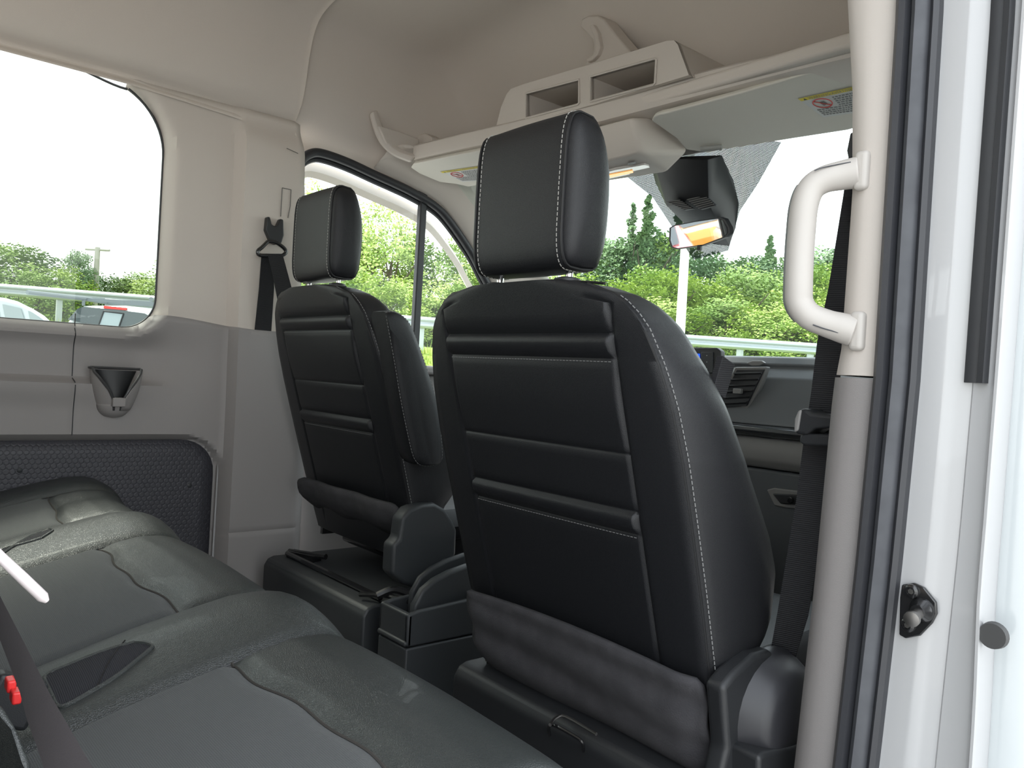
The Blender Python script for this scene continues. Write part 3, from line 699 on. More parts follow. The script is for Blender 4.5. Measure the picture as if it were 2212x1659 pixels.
# upper tray: walls with raised arches along both sides
def side_arch(x):
    pts = [(-.030, .378), (-.030, .447), (.0, .452), (.20, .462), (.46, .470), (.46, .378)]
    return [Vector((x, a, c)) for a, c in pts]
b = MB(); b.prism(side_arch(-.018), (-.012, 0, 0)); b.prism(side_arch(-.118), (-.012, 0, 0)); b.prism([(-.018, -.030, .378), (-.018, -.030, .447), (-.13, -.030, .447), (-.13, -.030, .378)], (0, .014, 0)); b.box((-.074, .2, .385), (.11, .47, .012)); keep(b.build('upper_tray', DKP, bevel=.005), cc_)
ap = [(-.002, .40), (.0, .455), (.02, .487), (.05, .505), (.09, .518), (.14, .527), (.30, .53), (.45, .53), (.45, .40)]
b = MB(); b.prism([(-.040, a, c) for a, c in ap], (-.022, 0, 0)); keep(b.build('cup_wall', DKP, bevel=.007, seg=4), cc_)
b = MB(); b.prism([(-.098, a + .03, c + .01) for a, c in ap[:-2]] + [(-.098, .46, .54), (-.098, .46, .41)], (-.016, 0, 0)); keep(b.build('cup_wall', DKP, bevel=.007, seg=4), cc_)

# ================================================================== BENCH SEAT
bs = empty('bench_seat', (0, -.7, .12), 'three-place black leather bench seat with grey woven inserts in the foreground', 'seat')
BX = [(-.87, -.745), (-.50, -.262), (.203, .413), (.852, .95)]          # bolsters
def seam_y(x): return -.566 - .007 * math.cos((x + .03) * 13) - .003 * math.sin(x * 41)
def bz(x, y):
    z = .602 - .19 * max(0, -.50 - y) - .25 * max(0, -.52 - y) ** 2
    z += .035 * smooth(-.66, -.80, x)                      # raised outer bolster by the wall
    for a, c in BX[1:3]:
        if a - .03 < x < c + .03:
            t = (x - a) / (c - a); z += .024 * math.sin(math.pi * min(1, max(0, t))) ** .9 if 0 < t < 1 else 0
            z -= .006 * gauss(x - a, .008) + .006 * gauss(x - c, .008)
    z -= .006 * gauss(x - BX[0][1], .008) + .006 * gauss(x - BX[3][0], .008)
    inseat = any(BX[i][1] + .0 < x < BX[i + 1][0] for i in range(3))
    if inseat:
        i = [k for k in range(3) if BX[k][1] < x < BX[k + 1][0]][0]; a = BX[i][1]; c = BX[i + 1][0]; t = (x - a) / (c - a)
        z += .010 * math.sin(math.pi * t) ** .5 * smooth(-.40, -.47, y)
        z -= .009 * gauss(y - seam_y(x), .010)
    z += .0015 * noise.noise(Vector((x * 9, y * 9, 0)))
    return z
def bfront(s, x):
    "cross-section from cushion back to under the front roll, s in metres along it"
    y0 = -.47
    if s < .55: y = -1.02 + s; return y, bz(x, y)
    a = min(1, (s - .55) / .13); ang = a * math.pi / 2 * 1.02; zt = bz(x, y0)
    if a < 1: return y0 + .085 * math.sin(ang), zt - .085 * (1 - math.cos(ang)) * 1.0
    return y0 + .085 - .10 * (s - .68), zt - .085 - (s - .68) * .9
def bgrid(name, x0, x1, s0, s1, m, parent, smap=None, nx=None):
    nx = nx or max(3, int((x1 - x0) / .008)); ns = 60; vs = []; fs = []
    for i in range(nx + 1):
        x = x0 + (x1 - x0) * i / nx; a, c = (smap(x) if smap else (s0, s1))
        for j in range(ns + 1):
            y, z = bfront(a + (c - a) * j / ns, x); vs.append(Vector((x, y, z)))
    for i in range(nx):
        for j in range(ns): k = i * (ns + 1) + j; fs.append((k, k + 1, k + ns + 2, k + ns + 1))
    return keep(obj(name, vs, fs, m, angle=80), parent)
for i, (a, c) in enumerate(BX):
    bo = bgrid('bolster', a, c, 0, .86, LEATHB, bs)
for i in range(3):
    a = BX[i][1]; c = BX[i + 1][0]
    sc_ = bgrid('cushion', a, c, 0, 0, LEATHB, bs, smap=lambda x: (1.02 + seam_y(x), .86))
    bgrid('fabric_insert', a, c, 0, 0, FAB, bs, smap=lambda x: (0, 1.02 + seam_y(x)))
    se = [Vector((x, seam_y(x), bz(x, seam_y(x)) + .0012)) for x in [a + (c - a) * k / 60 for k in range(61)]]
    keep(line('seam', se, .0016, mat('seam thread dark', (.05, .045, .04), .9), None, 5), bs)
for x in [BX[0][1], BX[1][0], BX[1][1], BX[2][0], BX[2][1], BX[3][0]]:
    pts = []
    for k in range(60):
        y, z = bfront(k * .0135, x); pts.append(Vector((x, y, z + .0003)))
    keep(line('seam', pts, .0014, SEAMM, None, 5), bs)
# belt slots: dark stretch cloth pockets let into the bolsters
def slot(pxs, off):
    b = MB(); pts = []
    for a, c in pxs:
        q = P(a, c, z=.575); 
        for _ in range(6): q = P(a, c, z=bz(q.x, q.y) + .001)
        pts.append(q)
    pts = spline(pts + [pts[0]], 4)[:-1]; cy = sum((p for p in pts), Vector()) / len(pts); n_ = len(pts); vs = []; fs = []
    for k in range(9):
        f_ = k / 8
        for p in pts:
            q = cy.lerp(p, f_); vs.append(Vector((q.x, q.y, bz(q.x, q.y) + .0016)))
    for k in range(8):
        for i in range(n_): fs.append((k * n_ + i, k * n_ + (i + 1) % n_, (k + 1) * n_ + (i + 1) % n_, (k + 1) * n_ + i))
    o = obj('buckle_pocket', vs, fs, mat('stretch cloth', (.020, .020, .025), .9, bump=('rib_y', 160, .6, .0008)))
    keep(o, bs); keep(line('pocket_rim', [Vector((p.x, p.y, bz(p.x, p.y) + .0010)) for p in pts + [pts[0]]], .0026, LEATHB, None, 6), bs)
slot([(290, 1388), (312, 1390), (327, 1400), (324, 1416), (300, 1436), (250, 1462), (190, 1488), (132, 1512), (112, 1500), (96, 1462), (150, 1436), (220, 1408)], 0)
fold = [P(a, c, z=.577) for a, c in ((268, 1410), (252, 1424), (235, 1440), (218, 1460), (208, 1472))]
keep(line('fold_seam', [Vector((p.x, p.y, bz(p.x, p.y) + .0018)) for p in fold], .0009, SEAMM, None, 5), bs)
slot([(90, 1168), (112, 1168), (100, 1176), (70, 1184), (40, 1190), (0, 1198), (0, 1188), (50, 1176)], 0)
# body under the cushions and backrest behind the frame
b = MB(); b.prism([(-.86, -1.02, .30), (-.86, -1.02, .50), (-.86, -.52, .55), (-.86, -.42, .50), (-.86, -.42, .34), (-.86, -.50, .30)], (1.80, 0, 0)); keep(b.build('seat_pan', BLKP, bevel=.02), bs)
for x in (-.6, 0, .6):
    b = MB(); b.box((x, -.75, .21), (.06, .36, .18)); keep(b.build('leg', BLKM, bevel=.005), bs)
b = MB()
b.prism([(-.86, -1.03, .50), (-.86, -1.02, .60), (-.86, -1.10, 1.15), (-.86, -1.19, 1.16), (-.86, -1.16, .50)], (1.80, 0, 0)); keep(b.build('backrest', LEATHB, bevel=.03, seg=4), bs)
# buckles and straps in the foreground
bk = empty('seat_belt_buckle', (.42, -.80, .56), 'black belt buckle with red release button between bench cushions at the left edge', 'seat belt buckle')
b = MB(); c0 = P(28, 1490, z=.60); b.box(c0 + Vector((-.004, 0, -.012)), (.022, .05, .05), Matrix.Rotation(R(-25), 3, 'X')); keep(b.build('housing', BLKP, bevel=.005), bk)
b = MB(); b.box(P(22, 1478, z=.622), (.018, .008, .012)); b.box(P(33, 1503, z=.615), (.018, .008, .012)); keep(b.build('release_button', REDM, bevel=.002), bk)
fb = empty('seat_belt', (.85, -.86, .66), 'dark seat belt strap crossing the lower left corner in front of the bench', 'seat belt')
def pr(px, py, t): 
    d = AX @ Vector(((px - 1106) / FPX, -(py - 829.5) / FPX, -1.0)); return CAM + d * t
L_ = [(-60, 1150), (-8, 1300), (50, 1420), (110, 1530), (160, 1610), (215, 1700)]; Rr = [(-170, 1330), (-90, 1480), (-30, 1560), (20, 1640), (60, 1700), (110, 1790)]
L_ = [(-50, 1180), (2, 1292), (50, 1385), (108, 1500), (160, 1590), (212, 1680)]; Rr = [(-40, 1270), (0, 1384), (42, 1494), (58, 1556), (78, 1610), (105, 1690)]
rings = []
for i in range(len(L_)):
    t = .52 - .012 * i; A = pr(*L_[i], t); B_ = pr(*Rr[i], t + .02); nn = (pr(*L_[i], t) - CAM).normalized() * .0016; rings.append([A, B_, B_ + nn, A + nn])
b = MB(); b.loft(rings, True, True); keep(b.build('webbing', mat('worn belt webbing', (.052, .045, .048), .9, bump=('noise', 900, .4, .0006))), fb)
ps = empty('strap_tip', pr(60, 1250, .62), 'slim white plastic strip sticking out over the bench at the left edge', 'plastic strip')
b = MB(); b.tube([pr(-60, 1140, .60), pr(0, 1203, .61), pr(50, 1250, .62), pr(92, 1290, .63), pr(101, 1299, .632)], [.0035, .0040, .0044, .0044, .002], 12); keep(b.build('strip', PALEP), ps)
# near backrest wing at the very bottom left
b = MB(); b.loft([[pr(a, c, t) for a, c, t in ((-60, 1500, .66), (0, 1520, .66), (30, 1570, .655), (62, 1640, .65), (80, 1720, .64), (60, 1760, .68), (-60, 1760, .70))], [pr(a, c, t + .05) for a, c, t in ((-60, 1500, .66), (0, 1520, .66), (30, 1570, .655), (62, 1640, .65), (80, 1720, .64), (60, 1760, .68), (-60, 1760, .70))]], True, True)
keep(b.build('side_bolster', LEATHB, bevel=.01), bs)

# ================================================================== LEFT WALL FITTINGS
# cup holder
ch = empty('cup_holder', (-.862, -.395, .86), 'dark grey moulded cup holder with a V-shaped opening on the left wall', 'cup holder')
def chp(th, z, dr=0):
    r = .060 * (1 - .42 * ((.912 - z) / .105) ** 2) + dr
    return Vector((-.872 + r * math.cos(th) * .95, -.400 + r * math.sin(th), z))
zs_ = [.912 - i * .0105 for i in range(11)]
def half(z): return R(interp([(.818, 12), (.835, 14), (.86, 26), (.89, 50), (.905, 68), (.912, 72)], z))
for s in (-1, 1):
    vs = []; fs = []
    for i, z in enumerate(zs_):
        h = half(z)
        for j in range(13): th = s * (h + (R(90) - h) * j / 12); vs.append(chp(th, z))
    for i in range(10):
        for j in range(12): k = i * 13 + j; fs.append((k, k + 1, k + 14, k + 13))
    keep(obj('cup_wall', vs, fs, GREYT, solid=.004), ch)
    keep(line('rim', [chp(s * half(z), z, .001) for z in zs_], .0034, mat('dark satin plastic', (.05, .05, .052), .35), None, 8), ch)
    keep(line('rim', [chp(s * (R(72) + R(20) * k / 6), .912, .001) for k in range(7)], .0034, MATS['dark satin plastic'], None, 8), ch)
keep(line('rim', [Vector((-.869, -.400 + .0595 * t, .913)) for t in (-1, -.5, 0, .5, 1)], .0034, MATS['dark satin plastic'], None, 8), ch)
# bowl below
rings = []
for i in range(8):
    t = i / 7; z = .822 - .038 * t; sc = math.sqrt(max(0, 1 - t * t))
    rings.append([Vector((-.872 + (chp(R(-90 + 180 * k / 16), .822).x + .872) * sc, -.40 + (chp(R(-90 + 180 * k / 16), .822).y + .40) * sc, z)) for k in range(17)])
b = MB(); b.loft(rings, False, False); keep(b.build('cup_bottom', GREYT, solid=.003), ch)
b = MB(); b.loft([[Vector((-.866 + .014 * math.cos(R(a)), -.40 + .050 * (z - .78) / .13 * math.sin(R(a)), z)) for a in range(-90, 91, 15)] for z in (.83, .86, .89, .908)], False, False); keep(b.build('cup_liner', BLKP), ch)
b = MB(); b.box((-.842, -.40, .828), (.050, .030, .022)); keep(b.build('cup_floor', GREYT, bevel=.002), ch)
# ledge highlight piece of trim already part of the lower trim
# left front belt
lb = empty('seat_belt', (-.84, .0, 1.3), 'black seat belt hanging from its guide on the left pillar behind the farther seat', 'seat belt')
x0 = -.838
def lp(px, py, x=x0): return P(px, py, x=x)
b = MB(); b.prism([lp(a, c, -.842) for a, c in ((571, 470), (577, 470), (581, 486), (587, 490), (593, 488), (599, 474), (606, 476), (607, 510), (602, 526), (590, 530), (579, 524), (568, 498))], (.020, 0, 0)); keep(b.build('height_adjuster', BLKP, bevel=.003), lb)
ringp = [lp(a, c, -.812) for a, c in ((578, 522), (566, 534), (557, 542), (560, 551), (580, 552), (605, 553), (617, 546), (614, 537), (600, 526), (588, 522), (578, 522))]
keep(line('guide_ring', spline(ringp, 4), .0055, BLKM, None, 10), lb)
b = MB()
def strap(L, Rr, xs, th=.002):
    rings = []
    for (a, c, xx) in zip(L, Rr, xs): A = P(*a, x=xx); B = P(*c, x=xx); rings.append([A, B, B - Vector((th, 0, 0)), A - Vector((th, 0, 0))])
    return rings
b.loft(strap([(565, 548), (560, 620), (550, 714), (549, 722)], [(588, 548), (592, 620), (586, 714), (585, 724)], [-.822, -.832, -.838, -.842]), True, True)
keep(b.build('webbing', BELT, sm=False), lb)
b = MB(); b.loft(strap([(578, 548), (590, 600), (602, 660), (606, 720)], [(610, 548), (624, 600), (640, 660), (650, 720)], [-.808, -.79, -.765, -.74]), True, True)
keep(b.build('webbing', BELT, sm=False), lb)

# ================================================================== OVERHEAD SHELF, BIN, VISORS, CONSOLE, MIRROR
sf = empty('overhead_shelf', (0, .45, 1.58), 'long light grey plastic shelf edge running across the cab above the sun visors', 'shelf')
yl = lambda x: interp([(-.80, .405), (-.4, .425), (0, .445), (.75, .485)], x)
def lipz(x): return interp([(-.80, (1.612, 1.664)), (-.80, (1.612, 1.664))], x)
top = [(893, 312), (1000, 285), (1100, 262), (1200, 237), (1300, 208), (1400, 180), (1490, 158), (1600, 131), (1700, 108), (1823, 80), (1900, 62)]
bot = [(893, 346), (1000, 322), (1100, 302), (1200, 283), (1300, 262), (1400, 236), (1490, 212), (1600, 183), (1700, 157), (1828, 127), (1900, 110)]
rings = []
for a, c in zip(top, bot):
    x = P(*a, y=.44).x; y = yl(x); A = P(*a, y=y); B = P(*c, y=y); h = A.z - B.z
    rings.append([A + Vector((0, .30, .0)), A + Vector((0, .03, .004)), A + Vector((0, .006, .0)), A + Vector((0, .0, -.006)), B + Vector((0, -.002, .010)), B + Vector((0, .002, .002)), B + Vector((0, .012, -.002)), B + Vector((0, .10, -.012)), B + Vector((0, .30, -.02))])
b = MB(); b.loft(rings, True, True); keep(b.build('shelf_lip', LIGHT), sf)
endp = spline([P(802, 240, x=-.835), P(812, 275, x=-.830), P(828, 305, x=-.825), P(855, 328, x=-.81), P(892, 342, x=-.775)], 6)
rings = []
for i, p in enumerate(endp):
    wd = .010 + .007 * i / len(endp); rings.append([p + Vector((0, -.004, -wd * .6)), p + Vector((.006, .0, wd * .2)), p + Vector((.004, .022, wd)), p + Vector((-.02, .03, wd)), p + Vector((-.02, .0, -wd))])
b = MB(); b.loft(rings, True, True); keep(b.build('end_bracket', LIGHT, sub=1), sf)
b = MB(); b.prism([P(a, c, x=-.815) for a, c in ((818, 272), (862, 284), (905, 300), (905, 325), (870, 325), (835, 310))], (-.01, 0, 0)); keep(b.build('end_panel', LIGHT, bevel=.003), sf)
b = MB(); b.prism([P(a, c, y=.47) for a, c in ((900, 291), (916, 287), (932, 296), (932, 308), (900, 315))], (0, .05, 0)); keep(b.build('stop_block', LIGHT, bevel=.004), sf)
# storage bin with two compartments
bi = empty('storage_bin', (-.1, .6, 1.62), 'light grey two-compartment storage bin on top of the overhead shelf', 'storage bin')
yq = .435
def q_(a, c, dy=0): p = P(a, c, y=yq); p.y += dy; return p
outer = [(1073, 268), (1082, 232), (1094, 203), (1103, 192), (1130, 182), (1250, 146), (1440, 88), (1456, 87), (1464, 96), (1488, 162), (1280, 222)]
holeL = [(1137, 202), (1252, 172), (1252, 222), (1249, 226), (1137, 256)]
holeR = [(1276, 166), (1415, 127), (1419, 130), (1416, 180), (1412, 184), (1276, 220)]
yf = 0
def fpoly(pts, dy): return [q_(a, c, dy) for a, c in pts]
bb_ = MB()
def fz(pts, back=.012): q = fpoly(pts, 0); bb_.prism(q, (0, back, 0))
cl_, cr_ = holeL, holeR
fz([(1082, 232), (1094, 203), (1103, 192), (1130, 182), (1137, 202), (1137, 256), (1073, 274), (1073, 268)])
fz([(1130, 182), (1250, 146), (1264, 142), (1264, 169), (1252, 172), (1137, 202)])
fz([(1264, 142), (1440, 88), (1415, 127), (1276, 166), (1264, 169)])
fz([(1252, 172), (1276, 166), (1276, 220), (1252, 222)])
fz([(1440, 88), (1456, 87), (1464, 96), (1488, 162), (1412, 184), (1419, 130), (1415, 127)])
fz([(1137, 256), (1249, 226), (1252, 222), (1276, 220), (1412, 184), (1488, 162), (1280, 226), (1073, 284)])
# outer skin
o2 = [(1073, 284), (1073, 268), (1082, 232), (1094, 203), (1103, 192), (1130, 182), (1250, 146), (1440, 88), (1456, 87), (1464, 96), (1488, 162)]
A_ = fpoly(o2, 0); nn_ = len(A_)
B_o = [p + Vector((0, .27, 0)) for p in A_]; C_o = [p.lerp(sum(A_, Vector()) / nn_, .035) + Vector((0, .012, 0)) for p in A_]; D_o = [p + Vector((0, .255, 0)) for p in C_o]
bb_.loft([C_o, A_, B_o, D_o], False, False)
for h in (holeL, holeR):
    q = fpoly(h, .004); bb_.loft([q, [p + Vector((0, .20, 0)) for p in q]], True, False)
    bb_.add([p + Vector((0, .20, 0)) for p in q], [tuple(range(len(q)))])
keep(bb_.build('bin_body', LIGHT, angle=35), bi)
for hol in (holeL, holeR):
    pts = fpoly(hol, -.002); keep(line('bin_rim', pts + [pts[0]], .0028, LIGHT, None, 6), bi)
# roof bracket
rbk = empty('roof_bracket', P(1290, 90, y=.55), 'light grey tapering support bracket rising from the storage bin to the roof', 'bracket')
y5 = .56
body = [(1256, 42), (1270, 34), (1290, 33), (1304, 42), (1330, 75), (1362, 112), (1400, 130), (1300, 150), (1264, 150), (1266, 132), (1278, 122), (1282, 105), (1280, 85), (1268, 72), (1254, 58)]
b = MB(); b.prism([P(a, c, y=y5) for a, c in body], (.012, .04, .0)); keep(b.build('flange', LIGHT, bevel=.004), rbk)
inn_ = [(1272, 56), (1280, 52), (1290, 70), (1296, 100), (1290, 118), (1278, 130), (1268, 134), (1266, 128), (1280, 118), (1286, 102), (1282, 78)]
b = MB(); b.prism([P(a, c, y=y5 - .012) for a, c in inn_], (.004, .02, .0)); keep(b.build('rib', LIGHT, bevel=.003), rbk)
# visors
def visor(name, label, pts3, labelpx, lp_plane, hook=None):
    "pts3: outline of the lower face in 3D"
    r = empty(name, sum((Vector(p) for p in pts3), Vector()) / len(pts3), label, 'sun visor', 'sun visors')
    b = MB(); b.prism(pts3, (0, .012, .014)); keep(b.build('visor_panel', mat('visor vinyl', (.66, .63, .56), .7, bump=('grain', 500, .25, .0006)), bevel=.0055, seg=4), r)
    return r
def vis_pt(px, py, A, B, C_):
    "intersect pixel ray with the plane through A,B,C"
    d = AX @ Vector(((px - 1106) / FPX, -(py - 829.5) / FPX, -1.0)); nn = (B - A).cross(C_ - A)
    return CAM + d * ((A - CAM).dot(nn) / d.dot(nn))
A_, B_, C_ = P(1410, 250, y=.425), P(1828, 132, y=.50), P(1500, 322, y=.60)
rv = [(1406, 262), (1410, 252), (1424, 246), (1440, 243), (1600, 200), (1830, 133), (1930, 106), (1950, 250), (1830, 282), (1700, 302), (1600, 318), (1560, 324), (1530, 331), (1480, 324), (1460, 300), (1425, 275)]
rvp = [vis_pt(a, c, A_, B_, C_) for a, c in rv]
VR = visor('sun_visor', 'right light grey sun visor with a warning label, folded up above the windshield', rvp, None, None)
NV = (B_ - A_).cross(C_ - A_).normalized(); NV = NV if NV.dot(CAM - A_) > 0 else -NV
def sticker(root, pl, A_, B_, C_, quad, NV):
    def at(u, v, e=.0012):
        a = Vector((quad[0][0] * (1 - u) + quad[1][0] * u, quad[0][1] * (1 - u) + quad[1][1] * u, 0)); c = Vector((quad[3][0] * (1 - u) + quad[2][0] * u, quad[3][1] * (1 - u) + quad[2][1] * u, 0)); q = a.lerp(c, v)
        return vis_pt(q.x, q.y, A_, B_, C_) + NV * e
    def quadm(u0, v0, u1, v1, e): return [at(u0, v0, e), at(u1, v0, e), at(u1, v1, e), at(u0, v1, e)]
    keep(obj('warning_label', quadm(0, 0, 1, 1, .0012), [(0, 1, 2, 3)], STICK, sm=False), root)
    keep(obj('label_band', quadm(0, 0, 1, .13, .0016), [(0, 1, 2, 3)], YEL, sm=False), root)
    rnd = random.Random(3); b = MB()
    for rr_ in range(9):
        v = .20 + rr_ * .083; u = .44 if rr_ < 5 else .06
        while u < .94:
            wdt = rnd.uniform(.02, .06); b.add(quadm(u, v, min(.95, u + wdt), v + .045, .0018), [(0, 1, 2, 3)]); u += wdt + .014
    keep(b.build('label_print', INK, sm=False), root)
    b = MB(); cen = []
    for k in range(17): a = 2 * math.pi * k / 16; cen.append(at(.24 + .14 * math.cos(a), .38 + .20 * math.sin(a), .002))
    b.tube(cen, .0009, 5); b.tube([at(.14, .24, .002), at(.34, .52, .002)], .0009, 5); keep(b.build('no_symbol', INKR, sm=False), root)
    b = MB(); b.add([at(.20, .32, .0018), at(.28, .30, .0018), at(.30, .44, .0018), at(.22, .50, .0018)], [(0, 1, 2, 3)]); keep(b.build('label_print', INK, sm=False), root)
    tri = [at(.05, .115, .0019), at(.10, .115, .0019), at(.075, .02, .0019)]; b = MB(); b.add(tri, [(0, 1, 2)])
    # heading text strokes: WARNING / AVERTISSEMENT
    b.add([at(.05, .115, .0019), at(.10, .115, .0019), at(.075, .02, .0019)], [(0, 1, 2)]); keep(b.build('label_print', INK, sm=False), root)
    cu = bpy.data.curves.new('label_text', 'FONT'); cu.body = 'WARNING/AVERTISSEMENT'; cu.size = 1; cu.align_x = 'LEFT'
    to = bpy.data.objects.new('label_text', cu); COL.objects.link(to)
    bpy.context.view_layer.update(); wdt = max(to.dimensions.x, .01); hgt = .72
    dg = bpy.context.evaluated_depsgraph_get(); tm = bpy.data.meshes.new_from_object(to.evaluated_get(dg)); bpy.data.objects.remove(to)
    for v in tm.vertices: p = at(.13 + .83 * v.co.x / wdt, .115 - .10 * v.co.y / hgt, .0021); v.co = p
    tm.materials.clear(); tm.materials.append(INK); t2 = bpy.data.objects.new('label_text', tm); COL.objects.link(t2); keep(t2, root)
sticker(VR, None, A_, B_, C_, [(1724, 212), (1870, 180), (1900, 236), (1778, 252)], NV)
b = MB(); b.tube([vis_pt(1514, 318, A_, B_, C_) + NV * .004, vis_pt(1560, 314, A_, B_, C_) + NV * .004], .007, 10); keep(b.build('hinge_clip', mat('visor clip', (.30, .30, .28), .5), sub=0), VR)
A2, B2_, C2 = P(888, 362, y=.415), P(1100, 315, y=.43), P(1010, 402, y=.58)
NV2 = (B2_ - A2).cross(C2 - A2).normalized(); NV2 = NV2 if NV2.dot(CAM - A2) > 0 else -NV2
lv = [(886, 362), (892, 354), (950, 342), (1100, 312), (1290, 275), (1290, 340), (1180, 372), (1060, 396), (1012, 404), (985, 398), (950, 394), (905, 375)]
VL = visor('sun_visor', 'left light grey sun visor with a warning label, partly hidden by the near headrest', [vis_pt(a, c, A2, B2_, C2) for a, c in lv], None, None)
sticker(VL, None, A2, B2_, C2, [(951, 370), (1035, 358), (1060, 388), (1000, 392)], NV2)
# overhead console
oc = empty('overhead_console', (.0, .5, 1.5), 'light grey overhead lamp console hanging below the shelf at the centre', 'lamp console')
t_b = [P(1180, 300, y=.42), P(1366, 254, y=.42)]
rear_t = [P(1200, 296, y=.425), P(1366, 253, y=.425)]
rear_b = [P(1215, 372, y=.455), P(1382, 330, y=.455)]
fr_b = [P(1240, 402, y=.60), P(1442, 372, y=.60)]
fr_t = [P(1240, 372, y=.68), P(1484, 330, y=.60)]
hull = bmesh.new()
for p in rear_t + rear_b + fr_b + fr_t + [P(1400, 252, y=.48), rear_t[0] + Vector((0, .25, .01)), rear_t[1] + Vector((0, .2, 0))]: hull.verts.new(p)
bmesh.ops.convex_hull(hull, input=hull.verts[:]); me = bpy.data.meshes.new('console_housing'); hull.to_mesh(me); hull.free(); me.materials.append(LIGHT)
o = bpy.data.objects.new('console_housing', me); COL.objects.link(o); keep(o, oc); bv = o.modifiers.new('b', 'BEVEL'); bv.width = .012; bv.segments = 4; bv.limit_method = 'ANGLE'; bv.angle_limit = R(25)
for p in me.polygons: p.use_smooth = True
CN = (rear_b[1] - rear_b[0]).cross(fr_b[0] - rear_b[0]).normalized(); CN = CN if CN.dot(CAM - rear_b[0]) > 0 else -CN
def con(px, py, e=.002): return vis_pt(px, py, rear_b[0], rear_b[1], fr_b[0]) + CN * e
b = MB(); b.prism([con(a, c, .004) for a, c in ((1298, 364), (1330, 356), (1392, 345), (1402, 347), (1406, 352), (1400, 358), (1360, 367), (1300, 380))], CN * .008); keep(b.build('lamp_lens', LENS, bevel=.002), oc)
b = MB(); b.prism([con(a, c, .011) for a, c in ((1316, 366), (1366, 356), (1368, 361), (1318, 372))], CN * .003); keep(b.build('amber_lens', LENSO), oc)
b = MB(); b.prism([con(a, c, .006) for a, c in ((1356, 346), (1372, 342), (1374, 345), (1358, 349))], CN * .003); keep(b.build('switch', DASHL), oc)
# sensor housing + mirror
mh = empty('sensor_housing', P(1510, 420, y=.8), 'black plastic sensor housing with two louvred grilles behind the windshield mirror', 'sensor housing')
ym = .80
hp3 = bmesh.new()
for a, c, y in ((1405, 352, .70), (1415, 392, .76), (1450, 440, .84), (1478, 470, .90), (1520, 525, 1.0), (1575, 532, 1.0), (1590, 492, .96), (1597, 440, .90), (1585, 390, .83), (1560, 335, .72), (1410, 340, .66), (1440, 445, .80), (1545, 465, .86), (1540, 420, .80), (1528, 345, .68)):
    hp3.verts.new(P(a, c, y=y))
for q in ((1460, 390), (1500, 380), (1480, 440), (1530, 440)): hp3.verts.new(P(*q, y=.78))
bmesh.ops.convex_hull(hp3, input=hp3.verts[:]); me = bpy.data.meshes.new('housing'); hp3.to_mesh(me); hp3.free(); me.materials.append(BLKP)
o = bpy.data.objects.new('housing', me); COL.objects.link(o); keep(o, mh); bv = o.modifiers.new('b', 'BEVEL'); bv.width = .008; bv.segments = 3; bv.limit_method = 'ANGLE'
for p in me.polygons: p.use_smooth = True
for k, quad in enumerate((((1438, 435), (1468, 431), (1497, 450), (1478, 453)), ((1482, 430), (1522, 421), (1545, 443), (1512, 452)))):
    q = [P(a, c, y=.765) for a, c in quad]
    b = MB(); b.prism(q, (0, .012, 0)); g_ = b.build('grille', RUB, bevel=.002); keep(g_, mh)
    b = MB()
    for i in range(6):
        t = (i + .5) / 6; a = q[0].lerp(q[3], t); c = q[1].lerp(q[2], t); b.tube([a + Vector((0, -.002, 0)), c + Vector((0, -.002, 0))], .0011, 5)
    keep(b.build('louvre', DASHL), mh)
mr = empty('rear_view_mirror', P(1510, 505, y=.80), 'tilted rectangular rear view mirror hanging in front of the windshield', 'mirror')
mc = [(1446, 492), (1455, 487), (1500, 478), (1555, 470), (1566, 474), (1576, 492), (1577, 503), (1568, 512), (1520, 530), (1462, 538), (1450, 535), (1445, 520)]
A3 = P(1446, 500, y=.80); B3 = P(1576, 495, y=.76); C3 = P(1500, 540, y=.7925)
mp = [vis_pt(a, c, A3, B3, C3) for a, c in mc]; cm = sum(mp, Vector()) / len(mp)
MN = (B3 - A3).cross(C3 - A3).normalized(); MN = MN if MN.dot(CAM - A3) > 0 else -MN
b = MB(); b.loft([[cm + (p - cm) * 1.0 for p in mp], [cm + (p - cm) * 1.04 - MN * .008 for p in mp], [cm + (p - cm) * .85 - MN * .025 for p in mp]], True, True); keep(b.build('mirror_shell', BLKP), mr)
mi = [cm + Vector((0, 0, 0)) + (p - cm) * .93 + MN * .0008 for p in mp]
keep(obj('mirror_glass', mi, [tuple(range(len(mi)))], MIRR, sm=False), mr)
b = MB(); b.tube([cm - MN * .02, cm - MN * .05 + Vector((.01, .05, .03)), P(1565, 510, y=.97)], .009, 10); keep(b.build('mirror_stem', BLKP), mr)
b = MB(); b.box(P(1511, 535, y=.785), (.012, .008, .014)); keep(b.build('dimmer_tab', BLKP, bevel=.001), mr)

# ================================================================== DASHBOARD
db = empty('dashboard', (0, 1.0, .6), 'dark grey dashboard with touch screen and air vent below the windshield', 'dashboard')
dp = [(1.42, 1.00), (1.30, 1.022), (1.10, 1.035), (.98, 1.044), (.94, 1.040), (.925, 1.020), (.93, 1.012), (.90, .985), (.885, .93), (.87, .87), (.865, .862), (1.0, .855), (1.0, .45), (1.42, .45)]
b = MB(); b.prism([(-.84, a, c) for a, c in dp], (1.68, 0, 0)); keep(b.build('upper_dash', DASH, bevel=.008), db)
b = MB(); b.prism([(-.84, a, c) for a, c in ((.862, .862), (.83, .858), (.822, .848), (.835, .836), (.862, .834))], (1.68, 0, 0)); keep(b.build('trim_strip', mat('satin dark trim', (.03, .033, .036), .25, coat=.4), bevel=.003), db)
b = MB(); b.prism([(-.84, a, c) for a, c in ((.99, .845), (.85, .832), (.838, .81), (.838, .775), (.852, .755), (.99, .755))], (1.68, 0, 0)); keep(b.build('mid_pad', DASHL, bevel=.006), db)
